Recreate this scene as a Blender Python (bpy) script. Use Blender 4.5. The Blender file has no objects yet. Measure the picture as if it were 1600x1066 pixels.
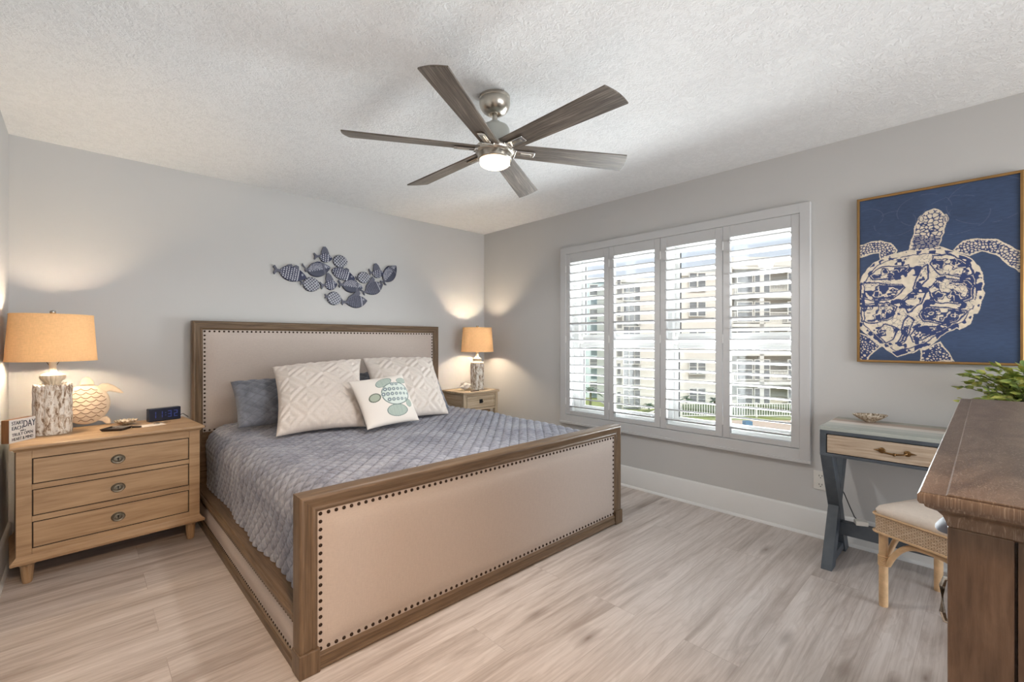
import bpy, bmesh, math, random
import numpy as np
from mathutils import Vector, Matrix
random.seed(7); rng = np.random.default_rng(7)
PI = math.pi
S = bpy.context.scene
COL = S.collection

# ------------------------------------------------------------------ camera
F = 707.3; TH = math.radians(43.64); CAM = Vector((-3.34, -3.965, 1.224))
cd = bpy.data.cameras.new('camera'); cam = bpy.data.objects.new('camera', cd); COL.objects.link(cam)
cd.sensor_width = 36.0; cd.lens = F / 1600 * 36.0; cd.clip_start = .05; cd.clip_end = 400
cam.location = CAM; cam.rotation_euler = (PI / 2, 0, -TH)
S.camera = cam

# ------------------------------------------------------------------ colour management, world, sun, large lights
S.view_settings.view_transform = 'Standard'; S.view_settings.look = 'None'
S.view_settings.exposure = 0.12; S.view_settings.gamma = 1.0; S.view_settings.use_curve_mapping = False
S.cycles.use_denoising = True
S.cycles.max_bounces = 10; S.cycles.diffuse_bounces = 6; S.cycles.transmission_bounces = 8; S.cycles.transparent_max_bounces = 12
S.cycles.sample_clamp_indirect = 6.0; S.cycles.caustics_reflective = False; S.cycles.caustics_refractive = False
W = bpy.data.worlds.new('sky'); S.world = W; W.use_nodes = True
wt = W.node_tree; wt.nodes.clear()
wo = wt.nodes.new('ShaderNodeOutputWorld'); wb = wt.nodes.new('ShaderNodeBackground')
wc = wt.nodes.new('ShaderNodeTexCoord'); ws = wt.nodes.new('ShaderNodeSeparateXYZ'); wr = wt.nodes.new('ShaderNodeValToRGB')
wt.links.new(wc.outputs['Generated'], ws.inputs[0])
wm = wt.nodes.new('ShaderNodeMapRange'); wm.inputs[1].default_value = -1; wm.inputs[2].default_value = 1
wt.links.new(ws.outputs['Z'], wm.inputs[0]); wt.links.new(wm.outputs[0], wr.inputs[0])
cr = wr.color_ramp
cr.elements[0].position = 0.0; cr.elements[0].color = (.62, .58, .54, 1)
cr.elements[1].position = 1.0; cr.elements[1].color = (.50, .66, 1.0, 1)
for p_, c_ in ((.49, (.66, .64, .60, 1)), (.505, (.90, .93, 1.0, 1)), (.62, (.76, .85, 1.0, 1))):
    e_ = cr.elements.new(p_); e_.color = c_
wt.links.new(wr.outputs[0], wb.inputs[0]); wb.inputs[1].default_value = .95
wt.links.new(wb.outputs[0], wo.inputs[0])

def add_light(name, kind, loc, energy, color, rot=(0, 0, 0), **kw):
    l = bpy.data.lights.new(name, kind); l.energy = energy; l.color = color
    for k, v in kw.items(): setattr(l, k, v)
    o = bpy.data.objects.new(name, l); o.location = loc; o.rotation_euler = rot; COL.objects.link(o)
    return o
# sun stands behind this building and lights the facades across the lawn
sun_dir = Vector((.62, .35, -.62)).normalized()
sun = add_light('sun', 'SUN', (0, 0, 30), 3.2, (1, .95, .87), angle=.01)
sun.rotation_euler = sun_dir.to_track_quat('-Z', 'Y').to_euler()
# soft fill added behind the camera, and the hall's ceiling light
add_light('rear_fill', 'AREA', (-1.5, -6.4, .95), 48, (.92, .96, 1.0), (PI / 2 + .02, 0, 0), shape='RECTANGLE', size=2.5, size_y=1.6, spread=2.0)
hl = add_light('hall_ceiling_light', 'SPOT', (-3.2, -4.35, 2.38), 260, (1, .66, .40), spot_size=math.radians(84), spot_blend=1.0, shadow_soft_size=.15)
hl.rotation_euler = Vector((-.05, 1.75, -2.3)).to_track_quat('-Z', 'Y').to_euler()
add_light('dresser_lamp_light', 'POINT', (-.35, -4.55, 1.45), 2.5, (1, .74, .46), shadow_soft_size=.1)
# daylight thrown up from the sunlit ground outside, through the louvers and onto the ceiling
gb = add_light('ground_bounce_daylight', 'AREA', (1.5, -2.185, .15), 720, (.93, .97, 1.0), shape='RECTANGLE', size=3.2, size_y=1.8)
gb.rotation_euler = Vector((-1, 0, .42)).to_track_quat('-Z', 'Y').to_euler()

# ------------------------------------------------------------------ helpers
def lin(r, g, b):
    f = lambda v: (v / 255) / 12.92 if v <= 10.3 else ((v / 255 + .055) / 1.055) ** 2.4
    return (f(r), f(g), f(b), 1)
RAYD = (math.sin(TH), math.cos(TH)); RAYR = (math.cos(TH), -math.sin(TH))
def at(px, py, X=None, Y=None, Z=None):
    l = (px - 800) / F; q = (RAYD[0] + l * RAYR[0], RAYD[1] + l * RAYR[1]); w = -(py - 533) / F
    t = (X - CAM.x) / q[0] if X is not None else (Y - CAM.y) / q[1] if Y is not None else (Z - CAM.z) / w
    return Vector((CAM.x + t * q[0], CAM.y + t * q[1], CAM.z + t * w))

class NT:
    def __init__(s, name):
        s.m = bpy.data.materials.new(name); s.m.use_nodes = True; s.t = s.m.node_tree
        s.b = s.t.nodes['Principled BSDF']; s.out = s.t.nodes['Material Output']
    def n(s, typ, **kw):
        x = s.t.nodes.new(typ)
        for k, v in kw.items():
            if k.startswith('i_'):
                key = k[2:]; x.inputs[int(key) if key.isdigit() else key.replace('_', ' ')].default_value = v
            else: setattr(x, k, v)
        return x
    def l(s, a, b): s.t.links.new(a, b)
    def set(s, **kw):
        for k, v in kw.items(): s.b.inputs[k.replace('_', ' ')].default_value = v
    def coord(s, scale=(1, 1, 1), rot=(0, 0, 0), out='Object'):
        c = s.n('ShaderNodeTexCoord'); m = s.n('ShaderNodeMapping'); m.inputs['Scale'].default_value = scale; m.inputs['Rotation'].default_value = rot
        s.l(c.outputs[out], m.inputs[0]); return m.outputs[0]
    def noise(s, vec, scale=5, detail=4, rough=.55, dist=0):
        x = s.n('ShaderNodeTexNoise'); x.inputs['Scale'].default_value = scale; x.inputs['Detail'].default_value = detail
        x.inputs['Roughness'].default_value = rough; x.inputs['Distortion'].default_value = dist; s.l(vec, x.inputs['Vector']); return x.outputs['Fac']
    def ramp(s, fac, stops):
        x = s.n('ShaderNodeValToRGB'); r = x.color_ramp
        r.elements[0].position = stops[0][0]; r.elements[0].color = stops[0][1]
        r.elements[1].position = stops[-1][0]; r.elements[1].color = stops[-1][1]
        for p, c in stops[1:-1]: r.elements.new(p).color = c
        s.l(fac, x.inputs[0]); return x.outputs[0]
    def mix(s, fac, a, b, mode='MIX'):
        x = s.n('ShaderNodeMixRGB', blend_type=mode)
        for v, i in ((fac, 0), (a, 1), (b, 2)):
            if isinstance(v, (int, float, tuple)): x.inputs[i].default_value = v
            else: s.l(v, x.inputs[i])
        return x.outputs[0]
    def bump(s, h, strength=.3, dist=.01):
        x = s.n('ShaderNodeBump'); x.inputs['Strength'].default_value = strength; x.inputs['Distance'].default_value = dist
        s.l(h, x.inputs['Height']); s.l(x.outputs[0], s.b.inputs['Normal'])
    def col(s, c): s.l(c, s.b.inputs['Base Color'])

def plain(name, c, rough=.5, metal=0, var=.06, vs=8, bump=0, bs=60, **kw):
    t = NT(name); t.set(Roughness=rough, Metallic=metal, **kw)
    v = t.coord(); f = t.noise(v, vs)
    d = tuple(x * (1 - var) for x in c[:3]) + (1,); b = tuple(min(1, x * (1 + var)) for x in c[:3]) + (1,)
    t.col(t.ramp(f, [(.3, d), (.7, b)]))
    if bump: t.bump(t.noise(v, bs, 3), bump, .004)
    return t.m

def wood(name, dark, mid, light, axis='X', scale=3.0, rough=.45, stretch=14, bump=.12, spec=.4):
    t = NT(name); t.set(Roughness=rough); t.b.inputs['Specular IOR Level'].default_value = spec
    sc = [stretch, stretch, stretch]; sc['XYZ'.index(axis)] = 1
    v = t.coord(tuple(sc)); f = t.noise(v, scale, 6, .62, .6)
    v2 = t.coord(tuple(x * 4 if x > 1 else 2 for x in sc)); f2 = t.noise(v2, scale, 3, .6)
    c = t.ramp(f, [(.28, dark), (.5, mid), (.75, light)])
    c = t.mix(.35, c, t.ramp(f2, [(.35, dark), (.65, light)]), 'MIX')
    t.col(c); t.bump(f2, bump, .002)
    return t.m

def fabric(name, c, var=.08, scale=320, rough=.9, bump=.25, sheen=.0):
    t = NT(name); t.set(Roughness=rough); t.b.inputs['Specular IOR Level'].default_value = .15
    if sheen: t.b.inputs['Sheen Weight'].default_value = sheen; t.b.inputs['Sheen Roughness'].default_value = .4
    v = t.coord((1, 1, .12)); v2 = t.coord((.12, .12, 1)); a = t.noise(v, scale, 2); b = t.noise(v2, scale, 2)
    w = t.mix(.5, a, b); d = tuple(x * (1 - var * 2) for x in c[:3]) + (1,); e = tuple(min(1, x * (1 + var * 1.4)) for x in c[:3]) + (1,)
    t.col(t.ramp(w, [(.36, d), (.64, e)])); t.bump(w, bump, .002)
    return t.m

def attr_mat(name, rough=.6, bump=0, bs=80, noise=.0, ns=60):
    t = NT(name); t.set(Roughness=rough); a = t.n('ShaderNodeAttribute', attribute_name='paint'); c = a.outputs['Color']
    v = t.coord()
    if noise: c = t.mix(noise, c, t.ramp(t.noise(v, ns, 4), [(.3, (.25, .25, .25, 1)), (.7, (1, 1, 1, 1))]), 'MULTIPLY')
    t.col(c)
    if bump: t.bump(t.noise(v, bs, 3), bump, .003)
    return t.m

class MB:
    def __init__(s): s.v = []; s.f = []; s.c = None
    def add(s, vs, fs):
        b = len(s.v); s.v += [tuple(v) for v in vs]; s.f += [tuple(i + b for i in f) for f in fs]; return s
    def box(s, x0, x1, y0, y1, z0, z1, M=None):
        vs = [Vector((x, y, z)) for z in (z0, z1) for y in (y0, y1) for x in (x0, x1)]
        if M is not None: vs = [M @ v for v in vs]
        return s.add(vs, [(0, 2, 3, 1), (4, 5, 7, 6), (0, 1, 5, 4), (2, 6, 7, 3), (0, 4, 6, 2), (1, 3, 7, 5)])
    def prism(s, pts, a, b, axis='y', M=None):
        n = len(pts); mk = {'y': lambda p, h: (p[0], h, p[1]), 'z': lambda p, h: (p[0], p[1], h), 'x': lambda p, h: (h, p[0], p[1])}[axis]
        vs = [Vector(mk(p, h)) for h in (a, b) for p in pts]
        if M is not None: vs = [M @ v for v in vs]
        return s.add(vs, [tuple(range(n)), tuple(range(2 * n - 1, n - 1, -1))] + [(i, i + n, (i + 1) % n + n, (i + 1) % n) for i in range(n)])
    def lathe(s, prof, c=(0, 0, 0), seg=32, M=None, sx=1, sy=1, flute=0, nfl=0):
        vs = []; fs = []
        for r, z in prof:
            for k in range(seg):
                a = 2 * PI * k / seg; rr = r * (1 + flute * (abs(math.cos(nfl * a / 2)) - .6)) if nfl else r
                p = Vector((rr * math.cos(a) * sx, rr * math.sin(a) * sy, z))
                vs.append((M @ p if M is not None else p) + Vector(c))
        n = len(prof)
        for i in range(n - 1):
            for k in range(seg):
                fs.append((i * seg + k, i * seg + (k + 1) % seg, (i + 1) * seg + (k + 1) % seg, (i + 1) * seg + k))
        fs.append(tuple(range(seg - 1, -1, -1))); fs.append(tuple((n - 1) * seg + k for k in range(seg)))
        return s.add(vs, fs)
    def tube(s, pts, r, seg=10, flat=1.0):
        pts = [Vector(p) for p in pts]; rs = r if isinstance(r, (list, tuple)) else [r] * len(pts); vs = []; fs = []
        up = Vector((0, 0, 1)); d0 = (pts[1] - pts[0]).normalized()
        if abs(d0.z) > .9: up = Vector((1, 0, 0))
        for i, p in enumerate(pts):
            d = (pts[min(i + 1, len(pts) - 1)] - pts[max(i - 1, 0)]).normalized()
            u = d.cross(up)
            if u.length < 1e-4: u = d.cross(Vector((0, 1, 0)))
            u.normalize(); w = u.cross(d)
            for k in range(seg):
                a = 2 * PI * k / seg; vs.append(p + u * math.cos(a) * rs[i] + w * math.sin(a) * rs[i] * flat)
        for i in range(len(pts) - 1):
            for k in range(seg): fs.append((i * seg + k, (i + 1) * seg + k, (i + 1) * seg + (k + 1) % seg, i * seg + (k + 1) % seg))
        fs.append(tuple(range(seg))); fs.append(tuple((len(pts) - 1) * seg + k for k in range(seg - 1, -1, -1)))
        return s.add(vs, fs)
    def ball(s, c, r, sx=1, sy=1, sz=1, n=12, M=None):
        prof = [(max(1e-4, r * math.sin(PI * i / n)), -r * math.cos(PI * i / n)) for i in range(n + 1)]
        m = (M if M is not None else Matrix.Identity(3)) @ Matrix.Diagonal((sx, sy, sz))
        return s.lathe(prof, c, 2 * n, m)
    def grid(s, P, wrap=False):
        h, w = P.shape[:2]; b = len(s.v); s.v += [tuple(p) for p in P.reshape(-1, 3).tolist()]
        for i in range(h - 1):
            for j in range(w if wrap else w - 1):
                k = (j + 1) % w; s.f.append((b + i * w + j, b + i * w + k, b + (i + 1) * w + k, b + (i + 1) * w + j))
        return s

ORG = {}
def base(name, loc, rotz=0, label=None, cat=None, group=None):
    o = bpy.data.objects.new(name, None); COL.objects.link(o); o.empty_display_size = .1
    o.location = loc; o.rotation_euler = (0, 0, rotz); ORG[o.name] = Vector(loc)
    if label: tag(o, label, cat, group)
    return o
def tag(o, label=None, cat=None, group=None, kind=None):
    if label: o['label'] = label
    if cat: o['category'] = cat
    if group: o['group'] = group
    if kind: o['kind'] = kind
    return o
def obj(name, mb, mat, parent=None, smooth=False, bevel=0, local=False, label=None, origin=None, paint=None, normals=True, seg=2):
    me = bpy.data.meshes.new(name); off = Vector((0, 0, 0))
    if origin is not None: off = Vector(origin)
    elif parent is not None and not local: off = ORG.get(parent.name, off)
    arr = np.array(mb.v, dtype=float)
    if off.length: arr = arr - np.array(off)
    me.from_pydata(arr.tolist(), [], mb.f)
    if normals:
        bm = bmesh.new(); bm.from_mesh(me); bmesh.ops.recalc_face_normals(bm, faces=bm.faces); bm.to_mesh(me); bm.free()
    if paint is not None:
        a = me.attributes.new('paint', 'FLOAT_COLOR', 'POINT'); pc = np.ones((len(mb.v), 4), dtype=np.float32); pc[:, :3] = paint; a.data.foreach_set('color', pc.ravel())
    me.validate(); me.update()
    o = bpy.data.objects.new(name, me); COL.objects.link(o)
    if parent is not None: o.parent = parent; ORG[o.name] = off
    if origin is not None: o.location = off; ORG[o.name] = off
    me.materials.append(mat)
    if smooth:
        me.polygons.foreach_set('use_smooth', [True] * len(me.polygons))
        if smooth != 'all':
            try: me.set_sharp_from_angle(angle=math.radians(40))
            except Exception: pass
    if bevel:
        m = o.modifiers.new('edge', 'BEVEL'); m.width = bevel; m.segments = seg; m.limit_method = 'ANGLE'; m.angle_limit = math.radians(40)
    if label: o['label'] = label
    return o
def sub(name, mb, mat, part, **kw):            # a sub-part: parented to a part, sharing its origin
    o = obj(name, mb, mat, origin=None, **kw) if False else None
    off = ORG.get(part.name, Vector((0, 0, 0))); mb2 = MB(); mb2.v = [tuple(Vector(v) - off) for v in mb.v]; mb2.f = mb.f
    o = obj(name, mb2, mat, part, local=True, **kw); ORG[o.name] = off
    return o
def struct(name, mb, mat, **kw): return tag(obj(name, mb, mat, **kw), kind='structure')
def copy_tree(o, parent=None):
    c = o.copy(); COL.objects.link(c); c.parent = parent
    for ch in list(o.children): copy_tree(ch, c)
    return c
def text_mb(txt, size, M):
    cu = bpy.data.curves.new('lettering', 'FONT'); cu.body = txt; cu.size = size; cu.extrude = .0006; cu.align_x = 'CENTER'; cu.align_y = 'CENTER'
    o = bpy.data.objects.new('lettering', cu); COL.objects.link(o)
    me = o.to_mesh(); mb = MB().add([M @ v.co for v in me.vertices], [tuple(p.vertices) for p in me.polygons])
    o.to_mesh_clear(); bpy.data.objects.remove(o); bpy.data.curves.remove(cu); return mb

# ------------------------------------------------------------------ materials
M = {}
M['wall'] = plain('wall paint', lin(194, 193, 191), .85, var=.012, vs=2, bump=.05, bs=220)
M['white'] = plain('white paint', lin(222, 222, 220), .45, var=.01)
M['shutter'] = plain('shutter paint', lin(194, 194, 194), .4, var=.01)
t = NT('textured ceiling'); t.set(Roughness=.95); v = t.coord(); a = t.noise(v, 52, 5, .62, 1.2); b_ = t.noise(v, 19, 3, .6, .8)
h = t.ramp(t.mix(.45, a, b_), [(.44, (0, 0, 0, 1)), (.56, (1, 1, 1, 1))]); t.col(t.mix(h, lin(230, 231, 231), lin(236, 237, 237))); t.bump(h, .42, .010); M['ceiling'] = t.m
# oak planks running towards the window wall
t = NT('oak plank floor'); t.set(Roughness=.36); t.b.inputs['Specular IOR Level'].default_value = .35
c_ = t.coord(); br = t.n('ShaderNodeTexBrick', offset=.37, offset_frequency=2)
br.inputs['Scale'].default_value = 1; br.inputs['Brick Width'].default_value = 1.55; br.inputs['Row Height'].default_value = .222; br.inputs['Mortar Size'].default_value = .0011
br.inputs['Mortar Smooth'].default_value = .3; br.inputs['Color1'].default_value = (0, 0, 0, 1); br.inputs['Color2'].default_value = (1, 1, 1, 1); br.inputs['Mortar'].default_value = (.5, .5, .5, 1); br.inputs['Bias'].default_value = 0
t.l(c_, br.inputs['Vector'])
mp = t.n('ShaderNodeMapping'); mp.inputs['Scale'].default_value = (.55, 8, 1); vm = t.n('ShaderNodeVectorMath', operation='MULTIPLY_ADD')
t.l(br.outputs['Color'], vm.inputs[0]); vm.inputs[1].default_value = (7, 5, 3); t.l(c_, vm.inputs[2]); t.l(vm.outputs[0], mp.inputs[0])
g1 = t.noise(mp.outputs[0], 1.5, 7, .58, .9); mp2 = t.n('ShaderNodeMapping'); mp2.inputs['Scale'].default_value = (1.5, 60, 1); t.l(vm.outputs[0], mp2.inputs[0]); g2 = t.noise(mp2.outputs[0], 1.5, 4, .6, .8)
mp3 = t.n('ShaderNodeMapping'); mp3.inputs['Scale'].default_value = (1.5, 4.6, 1); t.l(vm.outputs[0], mp3.inputs[0]); kn = t.n('ShaderNodeTexVoronoi'); kn.inputs['Scale'].default_value = 1.3; t.l(mp3.outputs[0], kn.inputs['Vector'])
mp4 = t.n('ShaderNodeMapping'); mp4.inputs['Scale'].default_value = (.55, 5.0, 1); t.l(vm.outputs[0], mp4.inputs[0]); g3 = t.noise(mp4.outputs[0], 1.2, 6, .62, 1.6)
col = t.ramp(g1, [(.30, lin(150, 138, 129)), (.44, lin(184, 174, 167)), (.56, lin(200, 191, 185)), (.76, lin(211, 204, 199))])
col = t.mix(.22, col, t.ramp(g2, [(.36, lin(140, 126, 117)), (.6, lin(215, 208, 203))]))
col = t.mix(t.ramp(g3, [(.54, (0, 0, 0, 1)), (.66, (.55, .55, .55, 1)), (.8, (.8, .8, .8, 1))]), col, lin(139, 125, 115))
col = t.mix(t.ramp(kn.outputs['Distance'], [(.0, (.9, .9, .9, 1)), (.06, (.5, .5, .5, 1)), (.2, (0, 0, 0, 1))]), col, lin(100, 82, 70))
wv = t.n('ShaderNodeTexWave', wave_type='BANDS', bands_direction='Y'); mp5 = t.n('ShaderNodeMapping'); mp5.inputs['Scale'].default_value = (.55, 1.6, 1); t.l(vm.outputs[0], mp5.inputs[0]); t.l(mp5.outputs[0], wv.inputs['Vector'])
wv.inputs['Scale'].default_value = 5; wv.inputs['Distortion'].default_value = 14; wv.inputs['Detail'].default_value = 3; wv.inputs['Detail Scale'].default_value = 1.2
col = t.mix(t.ramp(wv.outputs['Fac'], [(.62, (0, 0, 0, 1)), (.95, (.13, .13, .13, 1))]), col, lin(134, 118, 107))
bw = t.n('ShaderNodeRGBToBW'); t.l(br.outputs['Color'], bw.inputs[0])
col = t.mix(.09, col, t.ramp(bw.outputs[0], [(0, lin(160, 144, 132)), (1, lin(218, 208, 200))]))
sm = t.n('ShaderNodeMath', operation='MULTIPLY'); sm.inputs[1].default_value = .38; t.l(br.outputs['Fac'], sm.inputs[0])
t.col(t.mix(sm.outputs[0], col, lin(128, 112, 100))); t.bump(g2, .04, .002); M['floor'] = t.m

M['bedwood'] = {a: wood('bed wood ' + a, lin(74, 58, 42), lin(104, 84, 64), lin(132, 110, 86), a, 3, .42, 16) for a in 'XYZ'}
M['linen'] = fabric('cream linen', lin(186, 174, 165), .03, 420, bump=.08)
M['nail'] = plain('dark brass nailhead', lin(58, 44, 34), .35, .8)
M['oak'] = {a: wood('light oak ' + a, lin(138, 108, 78), lin(166, 136, 103), lin(186, 158, 124), a, 2.2, .45, 10, .08) for a in 'XYZ'}
M['groove'] = plain('dark groove', lin(52, 38, 26), .7)
M['pewter'] = plain('aged pewter', lin(120, 112, 98), .35, .9, var=.2, vs=90)
M['dark_hole'] = plain('dark hole', lin(22, 20, 18), .8)
M['greyoak'] = {a: wood('whitewashed nightstand wood ' + a, lin(150, 128, 102), lin(186, 166, 138), lin(212, 196, 172), a, 2.6, .5, 12) for a in 'XYZ'}
M['dresser'] = {a: wood('brown cerused dresser ' + a, lin(72, 54, 40), lin(92, 71, 54), lin(114, 92, 74), a, 7, .34, 5, .25) for a in 'XYZ'}
t = NT('cerused dresser top'); t.set(Roughness=.36); v = t.coord((1.6, 6, 1)); g = t.noise(v, 2.2, 9, .66, 2.2); v2 = t.coord((30, 90, 1)); g2 = t.noise(v2, 2, 4, .6, 2.5)
c = t.ramp(g, [(.3, lin(84, 66, 53)), (.5, lin(104, 84, 68)), (.7, lin(124, 104, 88))]); t.col(t.mix(t.ramp(g2, [(.52, (0, 0, 0, 1)), (.70, (.5, .5, .5, 1))]), c, lin(176, 160, 144))); t.bump(g2, .25, .002); M['dressertop'] = t.m
M['slate'] = plain('slate blue paint', lin(72, 84, 97), .45, var=.2, vs=14, bump=.2)
t = NT('worn slate blue paint'); t.set(Roughness=.42); v = t.coord((3, 3, 3)); n1 = t.noise(v, 7, 6, .7, .6); n2 = t.noise(v, 3, 3)
c = t.mix(.4, lin(62, 70, 78), t.ramp(n2, [(.35, lin(46, 52, 60)), (.7, lin(94, 101, 108))])); t.col(t.mix(t.ramp(n1, [(.70, (0, 0, 0, 1)), (.73, (1, 1, 1, 1))]), c, lin(34, 34, 36))); t.bump(n1, .15, .003); M['slate'] = t.m
M['deskdrawer'] = wood('bare desk drawer wood', lin(128, 108, 90), lin(172, 152, 130), lin(198, 182, 162), 'Y', 2.4, .55, 14)
t = NT('weathered desk top boards'); t.set(Roughness=.5); c0 = t.coord(); sx = t.n('ShaderNodeSeparateXYZ'); t.l(c0, sx.inputs[0]); mr = t.n('ShaderNodeMapRange'); mr.inputs[1].default_value = -.235; mr.inputs[2].default_value = .21; t.l(sx.outputs[0], mr.inputs[0])
rp = t.n('ShaderNodeValToRGB'); rp.color_ramp.interpolation = 'CONSTANT'
rp.color_ramp.elements[0].position = 0; rp.color_ramp.elements[0].color = lin(150, 158, 152); rp.color_ramp.elements[1].position = .22; rp.color_ramp.elements[1].color = lin(178, 182, 176)
for p, c in ((.42, lin(216, 208, 200)), (.60, lin(172, 152, 136)), (.80, lin(150, 150, 140))): rp.color_ramp.elements.new(p).color = c
t.l(mr.outputs[0], rp.inputs[0]); v = t.coord((20, 1.2, 20)); n1 = t.noise(v, 3, 6, .65, .5); t.col(t.mix(.2, rp.outputs[0], t.ramp(n1, [(.3, lin(120, 110, 102)), (.7, lin(228, 222, 214))]))); t.bump(n1, .2, .003); M['desktop'] = t.m
M['brass'] = plain('antique brass', lin(112, 84, 52), .35, .9, var=.25, vs=60)
M['rattan'] = plain('rattan pole', lin(206, 172, 132), .42, var=.14, vs=30)
t = NT('woven wicker'); t.set(Roughness=.6); v = t.coord(out='Object'); wv = t.n('ShaderNodeTexBrick', offset=.5); wv.inputs['Scale'].default_value = 1; wv.inputs['Brick Width'].default_value = .02; wv.inputs['Row Height'].default_value = .0065; wv.inputs['Mortar Size'].default_value = .0011
wv.inputs['Color1'].default_value = lin(222, 202, 176); wv.inputs['Color2'].default_value = lin(198, 172, 142); wv.inputs['Mortar'].default_value = lin(120, 94, 70)
cx = t.n('ShaderNodeSeparateXYZ'); t.l(v, cx.inputs[0]); ad = t.n('ShaderNodeMath', operation='ADD'); t.l(cx.outputs[0], ad.inputs[0]); t.l(cx.outputs[1], ad.inputs[1]); cb = t.n('ShaderNodeCombineXYZ'); t.l(ad.outputs[0], cb.inputs[0]); t.l(cx.outputs[2], cb.inputs[1]); t.l(cb.outputs[0], wv.inputs['Vector'])
t.col(wv.outputs['Color']); iv = t.n('ShaderNodeMath', operation='SUBTRACT'); iv.inputs[0].default_value = 1; t.l(wv.outputs['Fac'], iv.inputs[1]); t.bump(iv.outputs[0], .7, .004); M['wicker'] = t.m
M['seatcloth'] = fabric('cream seat cloth', lin(214, 202, 190), .03, 260)
# grey blue velvet with a nap that lies in lighter and darker patches
t = NT('grey blue velvet'); t.set(Roughness=.75); t.b.inputs['Specular IOR Level'].default_value = .25; t.b.inputs['Sheen Weight'].default_value = .35; t.b.inputs['Sheen Roughness'].default_value = .35; t.b.inputs['Sheen Tint'].default_value = lin(206, 210, 220)
v = t.coord(); n1 = t.noise(v, 4.5, 6, .65, .8); n2 = t.noise(v, 55, 3, .6); a = t.n('ShaderNodeAttribute', attribute_name='paint')
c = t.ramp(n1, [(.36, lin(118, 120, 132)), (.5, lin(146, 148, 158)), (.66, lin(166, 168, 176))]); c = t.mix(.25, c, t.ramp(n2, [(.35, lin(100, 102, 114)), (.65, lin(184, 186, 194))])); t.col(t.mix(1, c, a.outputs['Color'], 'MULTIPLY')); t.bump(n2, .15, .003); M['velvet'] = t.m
t = NT('slate blue velvet sham'); t.set(Roughness=.7); t.b.inputs['Sheen Weight'].default_value = .3; v = t.coord(); n1 = t.noise(v, 9, 6, .65, .8); a = t.n('ShaderNodeAttribute', attribute_name='paint')
t.col(t.mix(1, t.ramp(n1, [(.34, lin(84, 88, 98)), (.66, lin(120, 124, 134))]), a.outputs['Color'], 'MULTIPLY')); M['sham'] = t.m
M['chenille'] = fabric('ivory chenille', lin(214, 205, 197), .03, 140, bump=.4)
M['cushion'] = attr_mat('ivory cushion with appliqued turtle', .9, .3, 260)
M['canvas'] = attr_mat('printed canvas', .5, .04, 200)
M['fish'] = attr_mat('enamelled metal fish', .45, .3, 260, .35, 150)
M['gold'] = plain('bronze gold frame', lin(150, 116, 70), .38, .65, var=.12, vs=14)
M['nickel'] = plain('brushed nickel', lin(190, 184, 174), .28, 1.0, var=.05, vs=40)
M['chrome'] = plain('polished chrome', lin(214, 212, 208), .12, 1.0, var=.02)
M['blade'] = wood('weathered grey blade wood', lin(42, 36, 31), lin(88, 78, 69), lin(148, 138, 127), 'X', 3.6, .42, 18, .4)
M['motor'] = plain('grey motor housing', lin(176, 178, 172), .4, .3, var=.02)
def emit(name, c, s, base_c=(.8, .8, .8, 1)):
    t = NT(name); t.set(Roughness=.4); t.b.inputs['Base Color'].default_value = base_c; t.b.inputs['Emission Color'].default_value = c; t.b.inputs['Emission Strength'].default_value = s; return t.m
M['fanlight'] = emit('lit fan light glass', (1, .82, .58, 1), 3.4)
M['bulb'] = emit('lit bulb', (1, .78, .5, 1), 6)
def shade_mat(name, c, tr):
    t = NT(name); t.t.nodes.remove(t.b); v = t.coord((1, 1, 1)); w1 = t.noise(t.coord((1, 1, .1)), 420, 2); w2 = t.noise(t.coord((.1, .1, 1)), 420, 2); w = t.mix(.5, w1, w2)
    cc = t.ramp(w, [(.38, tuple(x * .86 for x in c[:3]) + (1,)), (.62, c)])
    d = t.n('ShaderNodeBsdfDiffuse'); tb = t.n('ShaderNodeBsdfTranslucent'); mx = t.n('ShaderNodeMixShader'); mx.inputs[0].default_value = tr
    t.l(cc, d.inputs[0]); t.l(cc, tb.inputs[0]); t.l(d.outputs[0], mx.inputs[1]); t.l(tb.outputs[0], mx.inputs[2]); t.l(mx.outputs[0], t.out.inputs[0]); return t.m
M['shade'] = shade_mat('linen lamp shade', lin(236, 192, 142), .062)
t = NT('whitewashed log ceramic'); t.set(Roughness=.5); v = t.coord((38, 38, 12)); n1 = t.noise(v, 1.5, 5, .72, .8); n2 = t.noise(t.coord((60, 60, 60)), 1.5, 3)
c = t.ramp(n1, [(.38, lin(120, 92, 66)), (.46, lin(196, 180, 160)), (.54, lin(232, 226, 216)), (.8, lin(238, 234, 226))]); c = t.mix(t.ramp(n2, [(.62, (0, 0, 0, 1)), (.7, (.6, .6, .6, 1))]), c, lin(104, 80, 60)); t.col(c); t.bump(n1, .5, .008); M['ceramic'] = t.m
M['creamneck'] = plain('cream glazed neck', lin(232, 216, 188), .35, var=.1, vs=40)
M['turtlecream'] = plain('cream carved turtle', lin(226, 206, 178), .6, var=.06, vs=40)
M['turtlegroove'] = plain('tan groove', lin(140, 108, 80), .7)
M['black'] = plain('black plastic', lin(26, 28, 34), .3)
M['navy_face'] = plain('dark clock face', lin(30, 36, 54), .25)
M['led'] = emit('blue clock digits', lin(52, 74, 170), .12, lin(40, 58, 130))
M['ink'] = plain('dark blue lettering', lin(44, 48, 62), .7)
M['signwhite'] = plain('white sign face', lin(220, 218, 214), .7, var=.05, vs=40)
M['signwood'] = wood('sign side wood', lin(96, 62, 34), lin(128, 86, 50), lin(148, 104, 66), 'Z', 3, .5)
M['leather'] = plain('dark brown leather', lin(44, 34, 30), .4, var=.2, vs=50)
M['paper'] = plain('white paper', lin(226, 214, 204), .8)
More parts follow.
